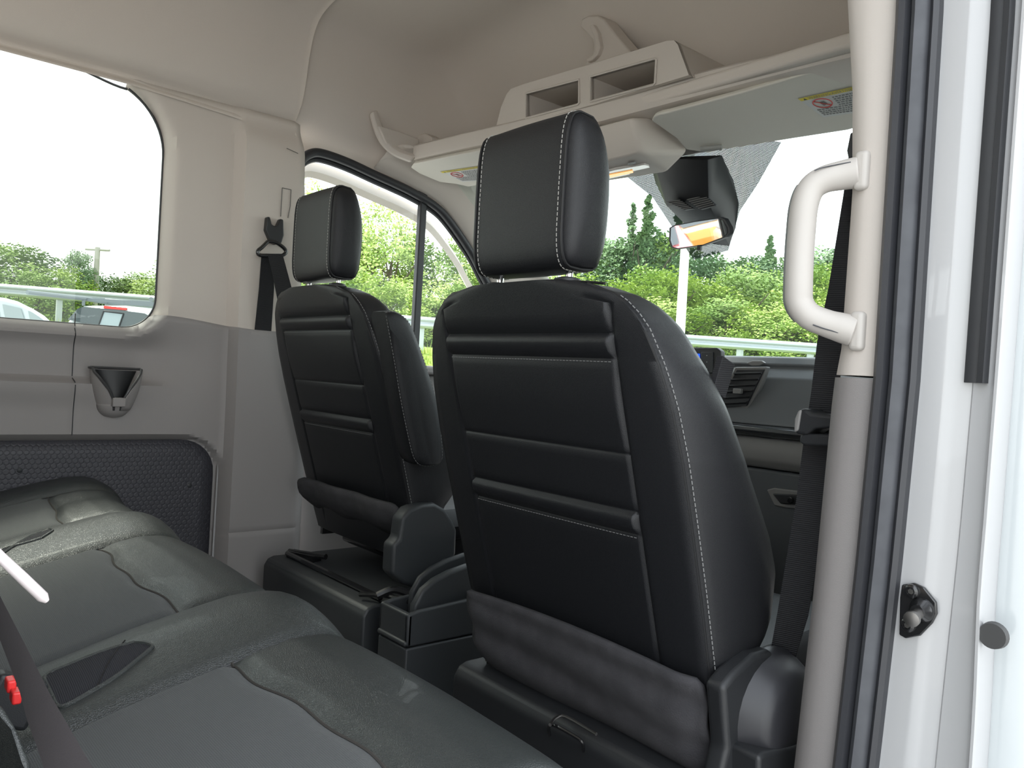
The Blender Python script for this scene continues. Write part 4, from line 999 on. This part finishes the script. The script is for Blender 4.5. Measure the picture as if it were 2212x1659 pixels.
b = MB(); b.prism([(-.84, a, c) for a, c in ((.99, .752), (.858, .752), (.862, .66), (.885, .54), (.95, .42), (1.1, .36), (1.2, .36), (1.2, .75))], (1.68, 0, 0)); keep(b.build('glove_box', DASH, bevel=.008), db)
gp = [P(a, c, y=.857) for a, c in ((1656, 1058), (1672, 1054), (1790, 1068), (1800, 1105), (1700, 1098), (1672, 1092))]
b = MB(); b.prism(gp, (0, .02, 0)); gl = b.build('glove_box_latch', DASHL, bevel=.003); keep(gl, db)
b = MB(); b.prism([P(a, c, y=.852) for a, c in ((1668, 1066), (1740, 1070), (1740, 1092), (1685, 1088))], (0, .01, 0)); keep(b.build('latch_paddle', BLKP, bevel=.003), db)
b = MB(); b.lathe([(.008, 0), (.008, .003), (.005, .004)], P(1708, 1080, y=.850), (0, -1, 0), 16); keep(b.build('lock_cylinder', BLKM), db)
b = MB(); b.prism([P(a, c, y=.872) for a, c in ((1685, 1100), (1760, 1112), (1760, 1150), (1712, 1132))], (0, .01, 0)); keep(b.build('latch_recess', DKP, bevel=.003), db)
# vent
vq = [P(a, c, y=.872) for a, c in ((1592, 799), (1650, 798), (1612, 876), (1550, 880))]
fr_ = [P(a, c, y=.878) for a, c in ((1588, 793), (1656, 792), (1640, 840), (1612, 888), (1580, 905), (1535, 902), (1550, 870))]
b = MB(); b.prism(fr_, (0, .02, 0)); vv = b.build('vent_frame', DASHL, bevel=.003); keep(vv, db)
b = MB(); b.prism(vq, (0, .012, 0)); keep(b.build('air_vent', RUB), db)
for i in range(6):
    t = (i + .6) / 6.2; a = vq[0].lerp(vq[3], t); c = vq[1].lerp(vq[2], t); b = MB(); b.tube([a + Vector((0, -.003, 0)), c + Vector((0, -.003, 0))], (.0028), 6); keep(b.build('vent_slat', BLKP), db)
c = P(1594, 845, y=.862); b = MB(); b.box(c, (.024, .012, .014)); keep(b.build('vent_tab', DASHL, bevel=.002), db)
b = MB(); b.prism([P(a, c, y=.905) for a, c in ((1612, 784), (1625, 779), (1645, 779), (1652, 784), (1640, 790), (1622, 790))], (0, .01, 0)); keep(b.build('speaker_tweeter', DASHL, bevel=.002), db)
# screen
sq = [P(a, c, y=.84) for a, c in ((1440, 750), (1548, 751), (1557, 758), (1557, 790), (1550, 815), (1535, 832), (1440, 832))]
b = MB(); b.prism(sq, (0, .02, 0)); keep(b.build('screen_bezel', BLKP, bevel=.003), db)
keep(obj('touch_screen', [P(a, c, y=.838) for a, c in ((1440, 764), (1512, 764), (1512, 778), (1440, 778))], [(0, 1, 2, 3)], SCREEN, sm=False), db)
b = MB(); b.prism([P(a, c, y=.837) for a, c in ((1514, 760), (1540, 760), (1540, 806), (1514, 806))], (0, .006, 0)); keep(b.build('control_knob_panel', DKP, bevel=.002), db)
for py in (768, 782, 797):
    b = MB(); b.lathe([(.0012, 0), (.001, .001)], P(1527, py, y=.8365), (0, -1, 0), 8); keep(b.build('button_mark', STICK), db)

# ================================================================== OUTSIDE
VF = Vector((-.7639, .6456, 0)); VR_ = Vector((.6439, .7628, 0)).normalized(); VF.normalize()
def OP(D, S, z=0): p = Vector((CAM.x, CAM.y, 0)) + VF * D + VR_ * S; p.z = z; return p
def ground_z(D, S):
    base = interp([(0, -.55), (4, -.50), (14, -.18), (17, .0), (21, 1.35), (23.5, 1.75), (30, 1.75), (60, 2.2)], D)
    return base - (.012 * (S + 10) if D > 4 else 0) * smooth(4, 14, D)
vs = []; fs = []; Ds = [-14, -6, 0, 2, 4, 7, 10, 14, 15.5, 17]; Ss = [-70 + 5 * i for i in range(29)]
for D in Ds:
    for S in Ss: vs.append(OP(D, S, ground_z(D, S)))
for i in range(len(Ds) - 1):
    for j in range(len(Ss) - 1): k = i * len(Ss) + j; fs.append((k, k + 1, k + len(Ss) + 1, k + len(Ss)))
g = obj('parking_ground', vs, fs, ASPH); tag(g, 'pale asphalt parking ground outside the van', 'ground', kind='structure')
vs = []; fs = []; Ds = [17, 18, 19, 20, 21, 22, 23.5, 26, 30, 40, 60, 90]
for D in Ds:
    for S in Ss: vs.append(OP(D, S, ground_z(D, S) + (.06 * noise.noise(Vector((D, S, 0))) if D > 17 else 0)))
for i in range(len(Ds) - 1):
    for j in range(len(Ss) - 1): k = i * len(Ss) + j; fs.append((k, k + 1, k + len(Ss) + 1, k + len(Ss)))
g = obj('grass_bank', vs, fs, GRASS); tag(g, 'bright green grass bank rising behind the parked cars', 'ground', kind='structure')
rnd = random.Random(5); b = MB()
for i in range(9000):
    D = rnd.uniform(16.8, 22.5); S = rnd.uniform(-16, 14); z = ground_z(D, S); h = rnd.uniform(.08, .30) * (1.3 if D > 21 else 1); p = OP(D, S, z); a = rnd.uniform(0, 6.28); wv = Vector((math.cos(a), math.sin(a), 0)) * .025
    b.add([p - wv, p + wv, p + Vector((rnd.uniform(-.08, .08), rnd.uniform(-.08, .08), h))], [(0, 1, 2)])
g = b.build('long_grass', BLADE, sm=False); tag(g, 'long uncut grass growing on the bank below the guardrail', 'grass', kind='stuff')
# guardrails
def guardrail(label, S0, S1, D, zt, zslope, step=2.0):
    r = empty('guardrail', OP(D, (S0 + S1) / 2, zt((S0 + S1) / 2) - .7), label, 'guardrail')
    prof = [(0, 0), (.03, -.02), (.08, -.06), (.08, -.09), (.02, -.14), (.02, -.17), (.08, -.22), (.08, -.25), (.03, -.29), (0, -.31)]
    rings = []; n = max(2, int((S1 - S0)))
    for i in range(n + 1):
        S = S0 + (S1 - S0) * i / n; rings.append([OP(D, S, zt(S)) - VF * a + Vector((0, 0, c)) for a, c in prof])
    b = MB(); b.loft(rings, False, False); keep(b.build('rail_beam', GALV, solid=.006), r)
    S = S0 + .4
    while S < S1:
        b = MB(); zb_ = ground_z(D, S) - .2; b.box(OP(D + .12, S, (zt(S) + zb_) / 2), (.14, .14, zt(S) - zb_)); keep(b.build('rail_post', GALV), r); S += step
    return r
guardrail('near galvanised guardrail with W-beam seen through the left side window', -17, -2, 22.0, lambda S: .95 + (758 + .057 * (S / 22 * 1730 + 956) - (613 + .078 * (S / 22 * 1730 + 1106))) / 1730 * 22, 0)
guardrail('white-lit guardrail on the bank seen through the windshield', 0, 15, 22.6, lambda S: .95 + (815 + .057 * (S / 22.6 * 1730) - (700 + .067 * (S / 22.6 * 1730))) / 1730 * 22.6, 0)
guardrail('second lower guardrail behind the pickup roof rack', -10.4, -6, 20.3, lambda S: .95 + (758 + .057 * (S / 20.3 * 1730 + 956) - (628 + .075 * (S / 20.3 * 1730 + 1106))) / 1730 * 20.3, 0)
# trees
def tree_mesh(kind, seed):
    rnd = random.Random(seed); b = MB(); H = 6.0
    trunk = MB(); tp = [Vector((0, 0, -.5)), Vector((.1, 0, 1.2)), Vector((0, .1, 2.6)), Vector((.1, .1, 4.2))]; trunk.tube(spline(tp, 3), [.16] * 3 + [.12] * 3 + [.08] * 3 + [.04], 8)
    for i in range(7):
        a = rnd.uniform(0, 6.28); z0 = rnd.uniform(1.4, 3.8); trunk.tube([Vector((0, 0, z0)), Vector((math.cos(a) * .8, math.sin(a) * .8, z0 + .7)), Vector((math.cos(a) * 1.4, math.sin(a) * 1.4, z0 + 1.5))], [.06, .04, .015], 6)
    cl = []
    if kind == 'pine':
        for i in range(34): z = 1.0 + 6.0 * i / 34; cl.append((Vector((rnd.uniform(-1, 1) * (1 - i / 34) * 1.1, rnd.uniform(-1, 1) * (1 - i / 34) * 1.1, z)), .55 * (1.1 - i / 36)))
    else:
        for i in range(46):
            a = rnd.uniform(0, 6.28); u = rnd.uniform(.15, 1); z = rnd.uniform(.6, H); rmax = 1.9 * math.sin(math.pi * min(1, (z / H) * .82 + .14)) ** .7; rr = rmax * math.sqrt(u)
            cl.append((Vector((math.cos(a) * rr, math.sin(a) * rr, z)), rnd.uniform(.40, .75)))
    for c, r in cl:
        for k in range(125):
            v = Vector((rnd.gauss(0, 1), rnd.gauss(0, 1), rnd.gauss(0, 1))).normalized() * r * rnd.uniform(.6, 1.1) + c
            n1 = Vector((rnd.gauss(0, 1), rnd.gauss(0, 1), rnd.gauss(0, .8))).normalized(); n2 = n1.orthogonal().normalized(); s = rnd.uniform(.05, .115)
            b.add([v - n1 * s, v + n2 * s * .6, v + n1 * s, v - n2 * s * .6], [(0, 1, 2, 3)])
    return b, trunk
protos = {}
for i, (kind, m) in enumerate((('leafy', LEAF1), ('leafy', LEAF2), ('leafy', LEAF3), ('pine', LEAF4), ('leafy', LEAF4))):
    fb_, tr = tree_mesh(kind, 11 + i)
    f = fb_.build('foliage', m, sm=False); t = tr.build('trunk', BARK)
    protos[i] = (f.data, t.data); bpy.data.objects.remove(f); bpy.data.objects.remove(t)
TREES = []
def tree(D, S, h, wd, k, kind, row, rot):
    r = empty('tree', OP(D, S, ground_z(D, S) - .1), None, 'tree', 'trees in the ' + row); TREES.append((row, S / D, kind, r)); r.rotation_euler.z = rot; r.scale = (wd / 4.2, wd / 4.2, h / 6.4)
    for nm, me in (('foliage', protos[k][0]), ('trunk', protos[k][1])):
        o = bpy.data.objects.new(nm, me); COL.objects.link(o); o.parent = r
def top_h(px, py, D):
    "tree height so that its crown reaches the given row at depth D"
    S = (px - 1106) / FPX * D; hz = 821 + .057 * (px - 1106); z = .95 + (hz - py) / FPX * D
    return S, z - ground_z(D, S) + .1
rnd = random.Random(8)
spec = [ # px, top row, depth, width, kind
 (-40, 530, 34, 4.5, 0), (30, 540, 36, 4, 0), (90, 560, 38, 4.5, 2), (128, 585, 32, 3, 1), (70, 600, 31, 3, 0), (160, 545, 33, 1.9, 4), (172, 590, 35, 3.2, 2), (215, 600, 38, 3.6, 2), (262, 612, 40, 3.6, 0), (305, 600, 39, 4, 0), (345, 604, 38, 4, 1),
 (400, 560, 38, 4.5, 0), (470, 520, 37, 4.5, 2), (540, 480, 36, 4.5, 0), (610, 440, 34, 4.5, 1), (655, 410, 31, 3.8, 1)]
for px, py, D, wd, k in spec:
    S, h = top_h(px, py, D); nm = {0: 'mid green leafy', 1: 'yellow-green leafy', 2: 'dark green leafy', 4: 'slim blue-green'}[k]
    tree(D, S, h, wd, k, nm, 'row beyond the left guardrail', rnd.uniform(0, 6))
spec = [(740, 500, 30, 3.4, 1), (792, 428, 30, 3.0, 1), (835, 470, 29, 3.2, 1), (875, 520, 31, 3.2, 0), (920, 560, 32, 3.2, 1), (965, 535, 31, 3, 0), (1010, 580, 30, 3, 1), (800, 600, 25.5, 2.4, 1), (860, 610, 25.5, 2.4, 1), (760, 600, 26, 2.4, 0), (930, 620, 26, 2.4, 1), (990, 625, 26, 2.6, 0)]
for px, py, D, wd, k in spec:
    S, h = top_h(px, py, D); nm = {0: 'mid green leafy', 1: 'pale yellow-green leafy'}[k]
    tree(D, S, h, wd, k, nm, ('tall' if py < 590 else 'low') + ' group through front door window', rnd.uniform(0, 6))
spec = []
for i in range(15): spec.append((1060 + i * 55, interp([(1060, 560), (1300, 520), (1400, 485), (1460, 540), (1600, 560), (1760, 545), (1900, 500)], 1060 + i * 55) + rnd.uniform(-14, 14), 35 + rnd.uniform(-2, 3), 4.6, rnd.choice((0, 2, 4, 4))))
for i in range(17): spec.append((1040 + i * 50, 610 + rnd.uniform(-25, 25), 29 + rnd.uniform(-1, 1), 3.6, rnd.choice((0, 1, 1))))
for i in range(16): spec.append((1060 + i * 50, 670 + rnd.uniform(-18, 12), 26 + rnd.uniform(-.6, .6), 2.8, rnd.choice((1, 1, 0))))
spec += [(1378, 458, 36, 4.2, 3), (1345, 474, 37, 3.6, 3), (1445, 474, 37, 4.0, 3), (1645, 540, 40, 3.6, 3)]
for px, py, D, wd, k in spec:
    S, h = top_h(px, py, D); nm = {0: 'mid green leafy', 1: 'yellow-green leafy', 2: 'dark green leafy', 3: 'pointed spruce', 4: 'blue-green leafy'}[k]
    ln = 'rear' if D > 32 else 'middle' if D > 27.5 else 'front'
    tree(D, S, h, wd, k, nm, ln + ' row of windshield wood', rnd.uniform(0, 6))
ORD = ['leftmost', 'second', 'third', 'fourth', 'fifth', 'sixth', 'seventh', 'eighth', 'ninth', 'tenth', 'eleventh', 'twelfth', 'thirteenth', 'fourteenth', 'fifteenth', 'sixteenth', 'seventeenth', 'eighteenth', 'nineteenth', 'twentieth', 'twenty-first']
for row in sorted({t[0] for t in TREES}):
    for i, (_, _, kd, r) in enumerate(sorted([t for t in TREES if t[0] == row], key=lambda t: t[1])):
        r['label'] = kd + ' tree, ' + ORD[i] + ('' if i == 0 else ' from the left') + ' in the ' + row
# poles
lo = OP(21, (1462 - 1106) / FPX * 21, 1.0); b = MB(); b.tube([lo + Vector((0, 0, -.5)), lo + Vector((0, 0, 2)), lo + Vector((0, 0, 8))], [.13, .125, .09], 12)
o = b.build('light_pole', CONC); tag(o, 'pale concrete lamp post standing outside the windshield below the mirror', 'pole')
up_ = empty('utility_pole', OP(33, (197 - 1106) / FPX * 33, 2), 'grey wooden utility pole with a crossarm seen through the left side window', 'pole')
zt = .95 + (770 - 543) / FPX * 33; q = OP(33, (197 - 1106) / FPX * 33, 0)
b = MB(); b.tube([Vector((q.x, q.y, 1)), Vector((q.x, q.y, zt))], [.13, .10], 10); keep(b.build('post', WOODP), up_)
b = MB(); b.tube([Vector((q.x, q.y, zt - .1)) - VR_ * .5, Vector((q.x, q.y, zt - .1)) + VR_ * .5], .05, 6); keep(b.build('crossarm', WOODP), up_)
# pickup truck (seen from behind)
def vehicle_frame(D, px, zg, name, label, cat):
    S = (px - 1106) / FPX * D; return empty(name, OP(D, S, zg), label, cat), S
D = 13.2; pk, S = vehicle_frame(D, 247, 0, 'pickup_truck', 'white pickup truck parked outside with a black roof rack and red brake light', 'vehicle')
zr = .95 + (767 - 664) / FPX * D
def K(r, f, z): p = OP(D + f, S + r, z); return p
def pkring(f, top, ins, wtop, wbot, zb_):
    return [K(-wbot, f, zb_), K(-wbot, f, zb_ + .10), K(-(wbot + wtop) / 2 - .04, f, (zb_ + top) / 2 + .06), K(-wtop, f, top - .06), K(-wtop + .12, f, top), K(0, f, top + .03), K(wtop - .12, f, top), K(wtop, f, top - .06), K((wbot + wtop) / 2 + .04, f, (zb_ + top) / 2 + .06), K(wbot, f, zb_ + .10), K(wbot, f, zb_)]
b = MB(); b.loft([pkring(-.22, zr - .42, 0, .78, .92, zr - 1.0), pkring(0, zr - .03, 0, .66, .88, zr - 1.0), pkring(.25, zr, 0, .66, .90, zr - 1.0), pkring(1.5, zr, 0, .66, .90, zr - 1.0), pkring(2.3, zr - .55, 0, .70, .90, zr - 1.0)], True, True); keep(b.build('cab', WHITEO, angle=60), pk)
b = MB(); b.box(K(0, -1.2, zr - 1.1), (.1, .1, .1)); b = MB()
rot = Matrix((VR_, VF, Vector((0, 0, 1)))).transposed()
b.box(K(0, -1.2, zr - 1.05), (1.85, 2.0, .62), rot); b.box(K(0, 3.1, zr - 1.0), (1.85, 1.7, .62), rot); keep(b.build('bed', WHITEO, bevel=.08), pk)
def rearq(px_, py_, off):
    # point on the sloping back of the cab
    r = (px_ - 247) / FPX * D; z = .95 + (767 - py_) / FPX * D; f = interp([(zr - .42, -.22), (zr - .03, 0)], z); return K(r, f - off, z)
win = [(153, 702), (165, 677), (176, 672), (250, 674), (310, 679), (322, 684), (331, 712), (240, 714)]
keep(obj('rear_window', [rearq(a, c - 2, .035) for a, c in win], [tuple(range(len(win)))], TINT, sm=False), pk)
b = MB(); q4 = [rearq(a, c - 2, .045) for a, c in ((223, 679), (266, 682), (266, 716), (223, 716))]; b.tube(q4 + [q4[0]], .014, 5); keep(b.build('slider_frame', RUB), pk)
keep(obj('rear_window', [rearq(a, c - 2, .042) for a, c in ((224, 680), (265, 683), (265, 715), (224, 715))], [(0, 1, 2, 3)], TINTL, sm=False), pk)
b = MB(); b.prism([rearq(a, c, .04) for a, c in ((219, 665), (269, 667), (268, 672), (220, 671))], VF * .05); keep(b.build('brake_light', TAIL), pk)
for s in (-1, 1):
    b = MB(); b.tube([K(s * .95, -.9, zr + .08), K(s * .62, .1, zr + .10), K(s * .60, 1.2, zr + .10)], .035, 8); b.tube([K(s * .62, .1, zr - .02), K(s * .62, .1, zr + .10)], .025, 6); keep(b.build('roof_rack_bar', mat('rack bar', (.20, .23, .25), .5)), pk)
b = MB(); b.box(K(0, .15, zr + .09), (1.2, .03, .05), rot); b.box(K(0, .8, zr + .09), (1.2, .03, .03), rot); keep(b.build('roof_rack_bar', MATS['rack bar']), pk)
for s in (-1, 1):
    for f in (-1.4, 3.0):
        b = MB(); b.lathe([(.36, -.1), (.38, -.08), (.38, .08), (.36, .1)], K(s * .85, f, zr - 1.45), VR_, 20); keep(b.build('wheel', RUB), pk)
# white SUV / hatchback seen from the side
D = 11.5; sv, S = vehicle_frame(D, -20, 0, 'car', 'silver white car with a sloping roof parked left of the pickup truck', 'vehicle')
def V(px_, py_, f): return OP(D + f, (px_ - 1106) / FPX * (D + f * .92), .95 + (757 - py_) / FPX * D)
roof = [(-560, 700), (-480, 672), (-380, 655), (-250, 646), (-100, 644), (0, 649), (30, 655), (60, 668), (85, 682), (105, 700), (118, 740), (120, 790), (118, 850), (-560, 850), (-575, 780)]
b = MB(); b.loft([[V(a, c + 8, 0) for a, c in roof], [V(a, c, .12) for a, c in roof], [V(a, c - 3, .8) for a, c in roof], [V(a, c, 1.5) for a, c in roof], [V(a, c + 8, 1.62) for a, c in roof]], True, True); keep(b.build('body', mat('silver white paint', (.55, .62, .66), .25, coat=.7), angle=50), sv)
for wq in ([(-2, 661), (38, 668), (48, 694), (6, 692)], [(54, 672), (66, 676), (94, 697), (60, 694)], [(-180, 658), (-14, 660), (-6, 692), (-180, 690)]):
    keep(obj('side_window', [V(a, c + 3, -.02) for a, c in wq], [(0, 1, 2, 3)], TINTL, sm=False), sv)
for px_ in (-450, 10):
    b = MB(); b.lathe([(.30, -.1), (.32, -.08), (.32, .08), (.30, .1)], V(px_, 870, .12), VF, 20); keep(b.build('wheel', RUB), sv)

def parked(loc, rz, paint, label):
    r = empty('car', loc, label, 'vehicle', 'parked cars seen in the mirror'); r.rotation_euler.z = rz
    pf = [(-2.2, .35), (-2.25, .75), (-2.1, .95), (-1.3, 1.02), (-.75, 1.42), (.7, 1.45), (1.5, 1.0), (2.1, .95), (2.2, .6), (2.15, .35)]
    b = MB(); rings = []
    for x, k in ((-.88, .96), (-.84, 1), (-.45, 1.01), (0, 1.015), (.45, 1.01), (.84, 1), (.88, .96)):
        rings.append([Vector((x * (1 if c < 1.1 else .82), a * k, c * k)) for a, c in pf])
    b.loft(rings, True, True); b.build('body', paint, r, angle=40)
    for sx_ in (-1, 1):
        b = MB(); b.add([(sx_ * .875, -1.15, 1.02), (sx_ * .755, -.68, 1.36), (sx_ * .755, .62, 1.38), (sx_ * .875, 1.25, 1.02)], [(0, 1, 2, 3)]); b.build('side_window', TINT, r, sm=False)
        for yy in (-1.35, 1.35):
            b = MB(); b.lathe([(.30, -.1), (.33, -.08), (.33, .08), (.30, .1)], (sx_ * .80, yy, .33), (1, 0, 0), 18); b.build('wheel', RUB, r)
    for y0_, y1_ in ((-1.32, -.80), (.78, 1.48)):
        b = MB(); q = -.02 if y0_ < 0 else .02
        b.add([(-.66, y0_ + q, 1.06 if y0_ < 0 else 1.42), (.66, y0_ + q, 1.06 if y0_ < 0 else 1.42), (.66, y1_ + q, 1.42 if y0_ < 0 else 1.05), (-.66, y1_ + q, 1.42 if y0_ < 0 else 1.05)], [(0, 1, 2, 3)]); b.build('windscreen', TINT, r, sm=False)
rd_ = Vector((-.855, -.506, 0)).normalized(); sd2 = Vector((-rd_.y, rd_.x, 0))
PC = ((14, -.9, (.75, .03, .04), 'red', 'front row'), (14.2, 1.5, (.62, .66, .70), 'silver', 'front row'), (14.1, -3.3, (.03, .12, .55), 'blue', 'front row'), (19.5, .2, (.72, .33, .05), 'orange', 'middle row'), (19.4, -2.3, (.60, .62, .62), 'white', 'middle row'), (19.7, 2.7, (.05, .05, .055), 'black', 'middle row'),
      (25, -1.4, (.05, .16, .6), 'deep blue', 'rear row'), (25, 1.0, (.70, .66, .55), 'cream', 'rear row'), (25.2, 3.4, (.62, .05, .05), 'dark red', 'rear row'))
for i, (D_, S_, col_, nm_, row_) in enumerate(PC):
    p = Vector((.04, .78, 0)) + rd_ * D_ + sd2 * S_; p.z = -.52
    parked(p, R(118), mat(nm_ + ' car paint', col_, .25, coat=.7), nm_ + ' car in the ' + row_ + ' parked left, seen only in the mirror')
